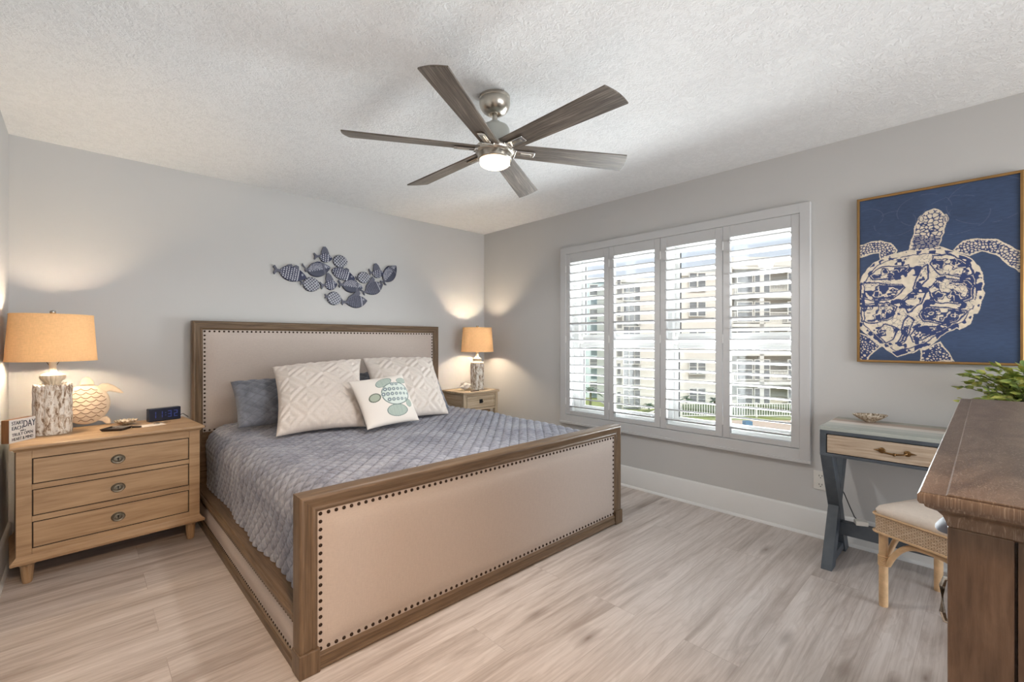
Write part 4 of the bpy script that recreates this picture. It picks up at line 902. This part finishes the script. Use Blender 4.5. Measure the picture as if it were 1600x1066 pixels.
scutes = [[(400, 430), (480, 425), (560, 470), (575, 520), (430, 520), (385, 470)], [(365, 590), (420, 535), (560, 535), (590, 560), (580, 620), (500, 645), (400, 640)], [(330, 690), (370, 655), (480, 665), (545, 680), (510, 725), (440, 745), (360, 730)],
          [(110, 520), (170, 480), (290, 470), (300, 490), (230, 530), (130, 535)], [(70, 560), (110, 545), (260, 560), (270, 580), (220, 625), (120, 635), (70, 620)], [(70, 690), (80, 650), (200, 640), (240, 660), (215, 715), (140, 735), (75, 725)], [(290, 785), (330, 755), (430, 755), (440, 775), (350, 810), (310, 815)], [(140, 770), (170, 745), (240, 760), (215, 810), (185, 825)],
          [(305, 585), (345, 490), (375, 470), (375, 530), (320, 600)], [(250, 640), (300, 600), (360, 600), (340, 650), (280, 690)], [(240, 830), (280, 700), (320, 720), (260, 830)]]
for s_ in scutes:
    q = pz(s_); i2 = inside(q); d = segd(q, True); dark = ((d < .0042) | (blot & (d > .007)) | ((d > .007) & (d < .02) & (wig > .56))) & i2 | ((d < .0026)); C = np.where((dark & ins)[..., None], nav, C)
rimd = segd(shell, True); C = np.where((ins & (np.abs(rimd - .026) < .0022) & (vnoise(26, 31) > .25))[..., None], nav, C); C = np.where((ins & (rimd < .024) & (rimd > .005) & (wig > .52))[..., None], nav, C)
C = np.where((ins & (((small < .05) & (vnoise(16, 41) > .5)) | (wig > .64)) & (rimd > .03))[..., None], nav, C)
cv = obj('canvas', MB().grid(P), M['canvas'], pic, paint=np.clip(C, 0, 1).reshape(-1, 3), smooth='all')
obj('backing_board', MB().box(-.024, -.002, PY0 + .01, PY1 - .01, PZ0 + .01, PZ1 - .01), M['dark_hole'], pic)

# ------------------------------------------------------------------ desk
dk = base('writing_desk', (-.235, -3.90, 0), 0, 'slate blue desk with crossed legs and a bare wood drawer below the picture', 'desk')
DX0, DX1, DY1, DY0 = -.462, -.034, -3.345, -4.44
obj('top', MB().box(DX0, DX1, DY0, DY1, .748, .768), M['desktop'], dk, bevel=.002)
m = MB().box(DX0, DX0 + .02, DY0, DY1, .730, .748).box(DX0, DX0 + .02, DY0, DY1, .612, .628).box(DX0, DX0 + .02, DY1 - .03, DY1, .628, .730).box(DX0, DX0 + .02, DY0, DY0 + .03, .628, .730)
m.box(DX0 + .02, DX1, DY1 - .02, DY1, .612, .748).box(DX0 + .02, DX1, DY0, DY0 + .02, .612, .748).box(DX1 - .02, DX1, DY0 + .02, DY1 - .02, .612, .748).box(DX0 + .02, DX1 - .02, DY0 + .02, DY1 - .02, .612, .622)
obj('apron', m, M['slate'], dk, bevel=.002)
dr = obj('drawer', MB().box(DX0 - .004, DX0 + .02, DY0 + .034, DY1 - .034, .632, .726), M['deskdrawer'], dk, bevel=.002)
yc = -3.655; m = MB()
for s in (-1, 1): m.lathe([(.014, 0), (.014, .004), (.009, .007), (.005, .008), (.0005, .008)], (DX0 - .004, yc + s * .048, .682), 20, Matrix.Rotation(-PI / 2, 3, 'Y')).lathe([(.006, 0), (.0005, .022)], (DX0 - .006, yc + s * .060, .682), 10, Matrix.Rotation(-s * PI / 2, 3, 'X'))
m.tube([(DX0 - .008, yc - .046, .682), (DX0 - .022, yc - .036, .676), (DX0 - .024, yc, .672), (DX0 - .022, yc + .036, .676), (DX0 - .008, yc + .046, .682)], [.005, .004, .0055, .004, .005], 10).ball((DX0 - .024, yc, .672), .008)
sub('drawer_handle', m, M['brass'], dr, smooth=True)
for yl in (DY1 - .055, DY0 + .001):
    for s in (0, 1):
        xa, xb = (DX0 + .004, DX1 - .004) if s == 0 else (DX1 - .004, DX0 + .004); d = .085 if s == 0 else -.085
        y0_, y1_ = (yl, yl + .054) if s == 0 else (yl + .002, yl + .052)
        obj('leg', MB().prism([(xa, .612), (xa + d, .612), (xb, .0), (xb - d, .0)], y0_, y1_, 'y'), M['slate'], dk, bevel=.002)
    obj('foot_rail', MB().box(DX0 + .06, DX1 - .06, yl + .006, yl + .048, .02, .06), M['slate'], dk, bevel=.002)
obj('stretcher', MB().box(-.262, -.212, DY0 + .05, DY1 - .05, .142, .212), M['slate'], dk, bevel=.002)
dish('abalone_shell', (-.135, -3.515, .768), .050, .082, .040, M['shell'], 0, 'mottled abalone shell dish on the desk top', 'shell dish', rot=.5)

# plant at the far end of the desk
pl = base('potted_plant', (-.20, -4.10, .768), 0, 'leafy green plant in a white pot on the desk behind the dresser', 'plant')
pc0 = Vector((-.20, -4.10, .768))
obj('pot', MB().lathe([(.040, 0), (.052, .10), (.054, .105), (.048, .105), (.046, .09), (.0005, .088)], pc0, 28), M['pot'], pl, smooth=True)
mst = MB(); mlf = MB(); rs = random.Random(11)
def leaf(m, p, d, L, w):
    d = d.normalized(); sd = d.cross(Vector((0, 0, 1)))
    if sd.length < .01: sd = Vector((1, 0, 0))
    sd.normalize(); up = sd.cross(d) * (1 if rs.random() > .3 else -1); sd = (sd * math.cos(.6 * rs.uniform(-1, 1)) + up * math.sin(.9 * rs.uniform(-1, 1))).normalized()
    prof = [(0, .06), (.2, .7), (.45, 1), (.7, .75), (.9, .28), (1, .02)]; vs = []
    for t_, q in prof: c = p + d * L * t_ + Vector((0, 0, -.16 * L * t_ * t_)); vs += [c - sd * w * q + up * w * .3 * q, c, c + sd * w * q + up * w * .3 * q]
    fs = []
    for i in range(5): fs += [(i * 3, i * 3 + 1, i * 3 + 4, i * 3 + 3), (i * 3 + 1, i * 3 + 2, i * 3 + 5, i * 3 + 4)]
    m.add(vs, fs)
for k in range(58):
    a = rs.uniform(0, 2 * PI); sp = rs.uniform(.05, .215) if k % 3 else rs.uniform(.15, .235); hgt = rs.uniform(.10, .30) * (1.1 - sp * 1.6); P = []
    if math.cos(a) * sp > .155: sp = .155
    for t_ in np.linspace(0, 1, 9): P.append(pc0 + Vector((sp * math.cos(a) * t_ ** 1.2, sp * math.sin(a) * t_ ** 1.2, .088 + hgt * (1.5 * t_ - .62 * t_ * t_))))
    mst.tube(P, .0016, 5)
    for i in range(3, 9):
        for s in (-1, 1):
            dd = (P[i] - P[i - 1]).normalized(); sdv = dd.cross(Vector((0, 0, 1))).normalized() * s; leaf(mlf, P[i], dd * .7 + sdv * .8 + Vector((0, 0, rs.uniform(-.3, .4))), rs.uniform(.032, .052), rs.uniform(.010, .015))
    leaf(mlf, P[-1], (P[-1] - P[-2]), .05, .014)
obj('stem', mst, M['stem'], pl); obj('foliage', mlf, M['leaf'], pl, smooth='all', normals=False)

# outlet and cord
ot = base('wall_outlet', (-.004, -3.252, .355), 0, 'white wall outlet left of the desk legs', 'outlet')
obj('cover_plate', MB().box(-.007, -.0005, -3.290, -3.214, .297, .413), M['plastic'], ot, bevel=.002)
for z in (.328, .382):
    rc = obj('receptacle', MB().prism([(-3.252 + .017 * math.cos(a), z + .015 * math.sin(a)) for a in np.linspace(0, 2 * PI, 17)[:-1]], -.0085, -.006, 'x'), M['plastic'], ot)
    sub('slot', MB().box(-.0092, -.0084, -3.261, -3.258, z - .001, z + .009).box(-.0092, -.0084, -3.246, -3.243, z - .001, z + .009).box(-.0092, -.0084, -3.2545, -3.2495, z - .011, z - .006), M['dark_hole'], rc)
cdp = base('power_cord', (-.06, -3.42, .22), 0, 'black cord with a white adapter hanging behind the desk leg', 'cord')
obj('cord', MB().tube([(-.012, -3.31, .38), (-.04, -3.35, .365), (-.08, -3.385, .325), (-.13, -3.42, .27), (-.18, -3.45, .232), (-.21, -3.47, .226)], .0028, 8), M['black'], cdp, smooth=True)
obj('adapter', MB().box(-.024, .024, -.028, .028, 0, .024, Matrix.Translation((-.232, -3.488, .2125)) @ Matrix.Rotation(.4, 4, 'Z')), M['plastic'], cdp, bevel=.003)

# ------------------------------------------------------------------ rattan stool
st = base('rattan_stool', (-.662, -3.612, 0), math.radians(-25), 'rattan stool with woven apron and cream seat pad in front of the desk', 'stool')
SW, SD = .43, .40; kw = dict(local=True); bx = lambda e: (e, SW - e, -SD + e, -e)
def rrect(x0, x1, y0, y1, r, n=6): 
    return [(cx + r * math.cos(a), cy + r * math.sin(a)) for cx, cy, a0 in ((x1 - r, y1 - r, 0), (x0 + r, y1 - r, PI / 2), (x0 + r, y0 + r, PI), (x1 - r, y0 + r, 1.5 * PI)) for a in np.linspace(a0, a0 + PI / 2, n)]
rows = []
for z, e in ((.425, .002), (.432, -.002), (.443, -.003), (.455, .004), (.463, .018), (.468, .05), (.471, .11), (.472, .17)): rows.append([(x, y, z) for x, y in rrect(-.012 + e, SW + .012 - e, -SD - .012 + e, .012 - e, .045 if e < .06 else .028)])
P = np.array(rows); m = MB().grid(P, True); n = P.shape[1]; m.f += [tuple(range(n - 1, -1, -1)), tuple(range((len(rows) - 1) * n, len(rows) * n))]
obj('seat_pad', m, M['seatcloth'], st, smooth=True, label='cream cloth seat pad', **kw)
rows = [[(x, y, z) for x, y in rrect(-.013 + e, SW + .013 - e, -SD - .013 + e, .013 - e, .03)] for z, e in ((.428, .004), (.426, .0), (.352, .002), (.342, -.002), (.336, .004), (.338, .016), (.42, .016))]
obj('woven_apron', MB().grid(np.array(rows), True), M['wicker'], st, smooth=True, **kw)
m = MB()
for z in (.424, .344): q = rrect(-.016, SW + .016, -SD - .016, .016, .03, 8); m.tube([(x, y, z) for x, y in q + q[:1]], .005, 8)
obj('wrapped_edge', m, M['rattan'], st, smooth=True, **kw)
cor = [(.018, -.018), (SW - .018, -.018), (.018, -SD + .018), (SW - .018, -SD + .018)]
for x, y in cor:
    lg = obj('leg', MB().lathe([(.0165, 0), (.0175, .004), (.0178, .36)], (x, y, 0), 20), M['rattan'], st, smooth=True, **kw)
    m = MB()
    for i in range(7): m.lathe([(.0178, 0), (.0215, .0022), (.0215, .0048), (.0178, .007)], (x, y, .185 + i * .0072), 20)
    o = obj('binding', m, M['rattan'], lg, smooth=True, **kw)
for (xa, ya), (xb, yb) in ((cor[0], cor[2]), (cor[0], cor[1]), (cor[1], cor[3]), (cor[2], cor[3])):
    P = []
    for t_ in np.linspace(0, 1, 25): s_ = abs(2 * t_ - 1); P.append((xa + (xb - xa) * (.05 + .9 * t_), ya + (yb - ya) * (.05 + .9 * t_), .195 + .128 * (1 - s_ ** 3.2)))
    obj('arched_brace', MB().tube(P, .0118, 12), M['rattan'], st, smooth=True, **kw)

# ------------------------------------------------------------------ tall dresser at the right edge
GX0, GX1, GY1, GY0, GZ = -2.559, -1.187, -3.903, -4.47, 1.030
ds = base('dresser', ((GX0 + GX1) / 2, (GY0 + GY1) / 2, 0), 0, 'tall brown wood dresser in the right foreground, seen from its end', 'dresser')
ov = .027; bx0, bx1, by1 = GX0 + ov, GX1 - ov, GY1 - ov
# top slab with a raised field and stepped, coved underside
prof = [(-.005, .982), (.000, .986), (.0015, .992), (.004, .999), (.009, 1.005), (.017, 1.009), (.020, 1.011), (.021, 1.014), (.025, 1.015), (.027, 1.019), (.027, 1.0265), (.0245, 1.0300)]; n = len(prof); vs = []
ring = lambda d, z: [(bx0 - d, GY0, z), (bx1 + d, GY0, z), (bx1 + d, by1 + d, z), (bx0 - d, by1 + d, z)]
for d, z in prof: vs += ring(d, z)
vs += [(GX0 + .002, GY0, 1.030), (GX1 - .002, GY0, 1.030), (GX1 - .002, GY1 - .0025, 1.030), (GX0 + .002, GY1 - .0025, 1.030)]
m = MB().add(vs, [(i * 4 + k, i * 4 + (k + 1) % 4, (i + 1) * 4 + (k + 1) % 4, (i + 1) * 4 + k) for i in range(n) for k in range(4)] + [(3, 2, 1, 0), (n * 4, n * 4 + 1, n * 4 + 2, n * 4 + 3)])
obj('top', m, M['dressertop'], ds, smooth=True)
obj('raised_field', MB().prism([(GY0 + .01, 1.0295), (GY1 - .026, 1.0295), (GY1 - .0285, 1.0322), (GY0 + .01, 1.0322)], GX0 + .004, GX1 - .004, 'x'), M['dressertop'], ds, bevel=.0008)
dz = M['dresser']
for a in (bx0, bx1 - .03):
    for b in (by1 - .058, GY0): obj('corner_post', MB().box(a, a + .03, b, b + .058, 0, .985), dz['Z'], ds, bevel=.002)
for a in (bx0 + .008, bx1 - .026): obj('end_panel', MB().box(a, a + .018, GY0 + .06, by1 - .0612, .05, .985), dz['Z'], ds)
obj('carcass', MB().box(bx0 + .026, bx1 - .026, GY0, by1 - .022, .04, .985), dz['X'], ds)
obj('base_rail', MB().box(bx0 + .03, bx1 - .03, by1 - .022, by1 - .004, 0, .075), dz['X'], ds, bevel=.002)
xm = (bx0 + bx1) / 2
for a, b in ((bx0 + .034, xm - .004), (xm + .004, bx1 - .034)):
    d = obj('drawer', MB().box(a, b, by1 - .022, by1 - .003, .845, .975), dz['X'], ds, bevel=.003)
    xc = a + .165 if a < xm else b - .165; P = []
    for t_ in np.linspace(0, PI, 13): P.append([(xc - .034 * math.cos(t_), by1 - .003 + .026 * q * (math.sin(t_) ** .6 if 0 < t_ < PI else 0), .948 - .020 * (1 - q) ** 2 * 0 - .022 * q ** 2 * 1.0) for q in np.linspace(0, 1, 7)])
    cu = MB().grid(np.array(P)); P2 = np.array(P) - [0, 0, .002]; cu.grid(P2[:, ::-1]); sub('cup_pull', cu, M['darkpull'], d, smooth=True)
    for z0, z1 in ((.565, .835),):
        d = obj('door', MB().box(a, b, by1 - .022, by1 - .003, .085, .835), dz['Z'], ds, bevel=.003)
        xh = a + .44 if a < xm else b - .44
        sub('door_handle', MB().tube([(xh, by1 - .003, .742), (xh, by1 + .024, .738), (xh, by1 + .028, .722), (xh, by1 + .028, .668), (xh, by1 + .024, .652), (xh, by1 - .003, .648)], .0052, 10), M['silver'], d, smooth=True)

# ------------------------------------------------------------------ outside: apartment blocks across the lawn
EXT = Matrix.Translation((CAM.x, CAM.y, 0)) @ Matrix.Rotation(-TH, 4, 'Z')      # local: x along the facade, y away from the room
GZX = -5.2
def ext_base(name, l, d, z, label, cat, group=None):
    o = base(name, tuple(EXT @ Vector((l, d, z))), -TH, label, cat, group); return o
def eobj(name, mb, mat, parent, l, d, z, **kw): m2 = MB(); m2.v = [(v[0] - l, v[1] - d, v[2] - z) for v in mb.v]; m2.f = mb.f; return obj(name, m2, mat, parent, local=True, **kw)
def est(name, mb, mat): m2 = MB(); m2.v = [tuple(EXT @ Vector(v)) for v in mb.v]; m2.f = mb.f; return struct(name, m2, mat)
est('lawn', MB().box(-60, 110, 36.6, 120, GZX - .3, GZX), M['lawn'])
est('pavement', MB().box(-60, 110, 29.0, 36.6, GZX - .3, GZX + .02), M['pave'])
est('path', MB().box(-60, 110, 3.6, 29.0, GZX - .3, GZX), M['sand'])
D = 42.0
SL = [GZX, -2.55, .13, 2.81, 5.49, 8.17]
def windows(bname, r, l, d, rows, cols, w, h, sill, mat=None, mull=1):
    for z in rows:
        for c in cols:
            o = eobj('window', MB().box(c, c + w, d - .06, d + .05, z + sill, z + sill + h), M['extglass'], r, l, d, GZX)
            m = MB().box(c - .06, c + w + .06, d - .1, d, z + sill - .07, z + sill).box(c - .06, c, d - .1, d, z + sill, z + sill + h).box(c + w, c + w + .06, d - .1, d, z + sill, z + sill + h).box(c - .06, c + w + .06, d - .1, d, z + sill + h, z + sill + h + .07).box(c, c + w, d - .1, d, z + sill + h * .48, z + sill + h * .52)
            for q in range(1, mull): m.box(c + w * q / mull - .03, c + w * q / mull + .03, d - .1, d, z + sill, z + sill + h)
            f = obj('window_frame', MB().add([(v[0] - l, v[1] - d, v[2] - GZX) for v in m.v], m.f), M['stucco_white'], o, local=True)
# balcony block (right)
l0, l1 = 20.0, 31.5
ab = ext_base('apartment_building', l0, D, GZX, 'cream apartment block with railed balconies seen through the shutters by the picture', 'building')
eobj('wall', MB().box(l0, l1, D + 1.7, D + 9, GZX, 8.9), M['stucco'], ab, l0, D, GZX)
m = MB()
for z in SL[1:]: m.box(l0, l1, D - .1, D + 1.7, z - .28, z)
eobj('balcony_slab', m, M['stucco_white'], ab, l0, D, GZX); eobj('parapet', MB().box(l0, l1, D - .15, D + .1, 8.17, 9.0), M['stucco_white'], ab, l0, D, GZX)
for x in (l0, 22.95, 26.9, 31.2): eobj('pillar', MB().box(x, x + .38, D - .1, D + .3, GZX, 8.2), M['stucco_white'], ab, l0, D, GZX)
for z in SL[1:5]:
    m = MB().box(l0, l1, D - .06, D, z + 1.02, z + 1.1).box(l0, l1, D - .06, D, z + .10, z + .16)
    for x in np.arange(l0 + .1, l1, .15): m.box(x, x + .04, D - .05, D - .01, z + .14, z + 1.04)
    eobj('railing', m, M['stucco_white'], ab, l0, D, GZX)
windows('b', ab, l0, D + 1.7, SL[:5], (20.9, 22.5, 25.6, 28.2), 1.35, 1.75, .25)
# window wing (middle right)
l2 = 15.3
wg = ext_base('apartment_building', l2, D, GZX, 'cream apartment wing with paired windows seen past the window mullion', 'building')
eobj('wall', MB().box(l2, 19.9, D + .4, D + 9, GZX, 7.4), M['stucco'], wg, l2, D, GZX); eobj('cornice', MB().box(l2 - .1, 19.85, D + .25, D + .5, 7.3, 7.7), M['stucco_white'], wg, l2, D, GZX)
windows('b', wg, l2, D + .4, SL[:5], (16.45, 17.25), .66, 1.25, .75)
# glazed stair wing (middle left)
l3 = 9.3
sw = ext_base('apartment_building', l3, D, GZX, 'white apartment wing with a tall triple window column', 'building')
eobj('wall', MB().box(l3, l2 - .12, D + 1.0, D + 7.5, GZX, 7.0), M['stucco_white'], sw, l3, D, GZX); eobj('cornice', MB().box(l3 - .1, l2 - .12, D + .85, D + 1.1, 6.8, 7.2), M['stucco_white'], sw, l3, D, GZX)
eobj('wall_return', MB().box(11.9, 13.2, D + .6, D + 1.0, GZX, 6.6), M['stucco'], sw, l3, D, GZX)
windows('b', sw, l3, D + 1.0, [GZX + .2 + 1.96 * i for i in range(6)], (10.35, 10.87, 11.39), .46, 1.45, .2)
windows('b', sw, l3, D + 1.0, SL[:5], (9.75,), .3, 1.0, .7)
# pale blue building (left)
l4 = 2.0
pb = ext_base('apartment_building', l4, D + 8, GZX, 'pale blue apartment building farthest away at the bed end of the window', 'building')
eobj('wall', MB().box(l4, 12.0, D + 9.3, D + 16, GZX, 8.2), M['stucco_blue'], pb, l4, D + 8, GZX); eobj('cornice', MB().box(l4, 12.0, D + 9.1, D + 9.3, 7.9, 8.4), M['stucco_white'], pb, l4, D + 8, GZX)
windows('b', pb, l4, D + 9.3, SL[:5], (5.2, 8.6), .85, 1.1, .8)
# fence, hand rail, hedge, palms, bin, loops
fn = ext_base('picket_fence', 14.2, 38.0, GZX, 'white picket fence along the lawn in front of the apartment blocks', 'fence')
m = MB().box(14.2, 30, 37.97, 38.03, GZX + 1.12, GZX + 1.2).box(14.2, 30, 37.97, 38.03, GZX + .12, GZX + .2)
for x in np.arange(14.25, 30, .21): m.box(x, x + .055, 37.98, 38.02, GZX + .1, GZX + 1.15)
eobj('picket', m, M['stucco_white'], fn, 14.2, 38, GZX)
for x in np.arange(14.2, 30.1, 3.16): eobj('post', MB().box(x - .06, x + .06, 37.94, 38.06, GZX, GZX + 1.25), M['stucco_white'], fn, 14.2, 38, GZX)
tag(obj('hedge', MB().add([(EXT @ Vector(v))[:] for v in MB().box(14.6, 31, 38.6, 39.2, GZX, GZX + 1.0).v], MB().box(0, 1, 0, 1, 0, 1).f), M['hedge']), 'low green hedge behind the white picket fence', 'hedge', kind='stuff')
hr = ext_base('ramp_handrail', 7.5, 34, GZX, 'white sloping handrail on the path below the bed end of the window', 'handrail')
m = MB()
eobj('rail', MB().tube([(5.2, 33.5, GZX + .3), (9.0, 34.0, GZX + .55), (12.6, 35.5, GZX + 1.45), (14.2, 37.6, GZX + 1.3)], .05, 8).tube([(5.2, 33.4, GZX + .1), (12.6, 34.6, GZX + .5)], .045, 8), M['stucco_white'], hr, 7.5, 34, GZX)
for x, y, h in ((6.4, 33.7, .45), (9.0, 34, .6), (10.8, 34.7, 1.05), (12.6, 35.5, 1.5)): eobj('post', MB().box(x - .05, x + .05, y - .05, y + .05, GZX, GZX + h), M['stucco_white'], hr, 7.5, 34, GZX)
def palm(l, d, h, R, label, n=15, trunk=True):
    r = ext_base('palm', l, d, GZX, label, 'palm', 'garden palms'); rs2 = random.Random(int(l * 10)); m = MB()
    if trunk: eobj('trunk', MB().tube([(l, d, GZX), (l + .05, d, GZX + h)], [.13, .09], 8), M['stem'], r, l, d, GZX)
    for k in range(n):
        a = 2 * PI * k / n + rs2.uniform(-.2, .2); el = rs2.uniform(.1, 1.1); P = [(l + R * t_ * math.cos(a) * math.cos(el), d + R * t_ * math.sin(a) * math.cos(el), GZX + h + R * (t_ * math.sin(el) - .55 * t_ * t_)) for t_ in np.linspace(0, 1, 7)]
        m.tube(P, [.03, .10, .14, .15, .12, .08, .01], 6, .2)
    eobj('frond', m, M['palm'], r, l, d, GZX)
palm(6.9, 40, 1.9, 1.25, 'palm with drooping fronds in front of the pale blue building')
palm(12.4, 41, .5, .8, 'low dark palm at the foot of the tall window column', 11, False)
palm(15.8, 41.0, 1.2, .75, 'small dark palm at the lower left of the paired windows', 11)
palm(18.3, 41.0, 1.0, .85, 'bushy dark palm at the lower right of the paired windows', 13)
tag(obj('storage_bin', MB().add([(EXT @ Vector(v))[:] for v in MB().box(17.2, 17.7, 33.3, 33.8, GZX, GZX + .5).v], MB().box(0, 1, 0, 1, 0, 1).f), M['bluebox'], origin=tuple(EXT @ Vector((17.45, 33.55, GZX)))), 'small blue bin on the paving below the balconies', 'bin')
br = ext_base('bike_rack', 13.2, 31, GZX, 'rusty ring bike rack on the sandy path under the window', 'bike rack')
for k in range(4): eobj('ring', MB().tube([(13.2 + .55 * k + .25 * math.cos(a), 31, GZX + .25 + .25 * math.sin(a)) for a in np.linspace(0, 2 * PI, 17)], .03, 6), M['rust'], br, 13.2, 31, GZX)
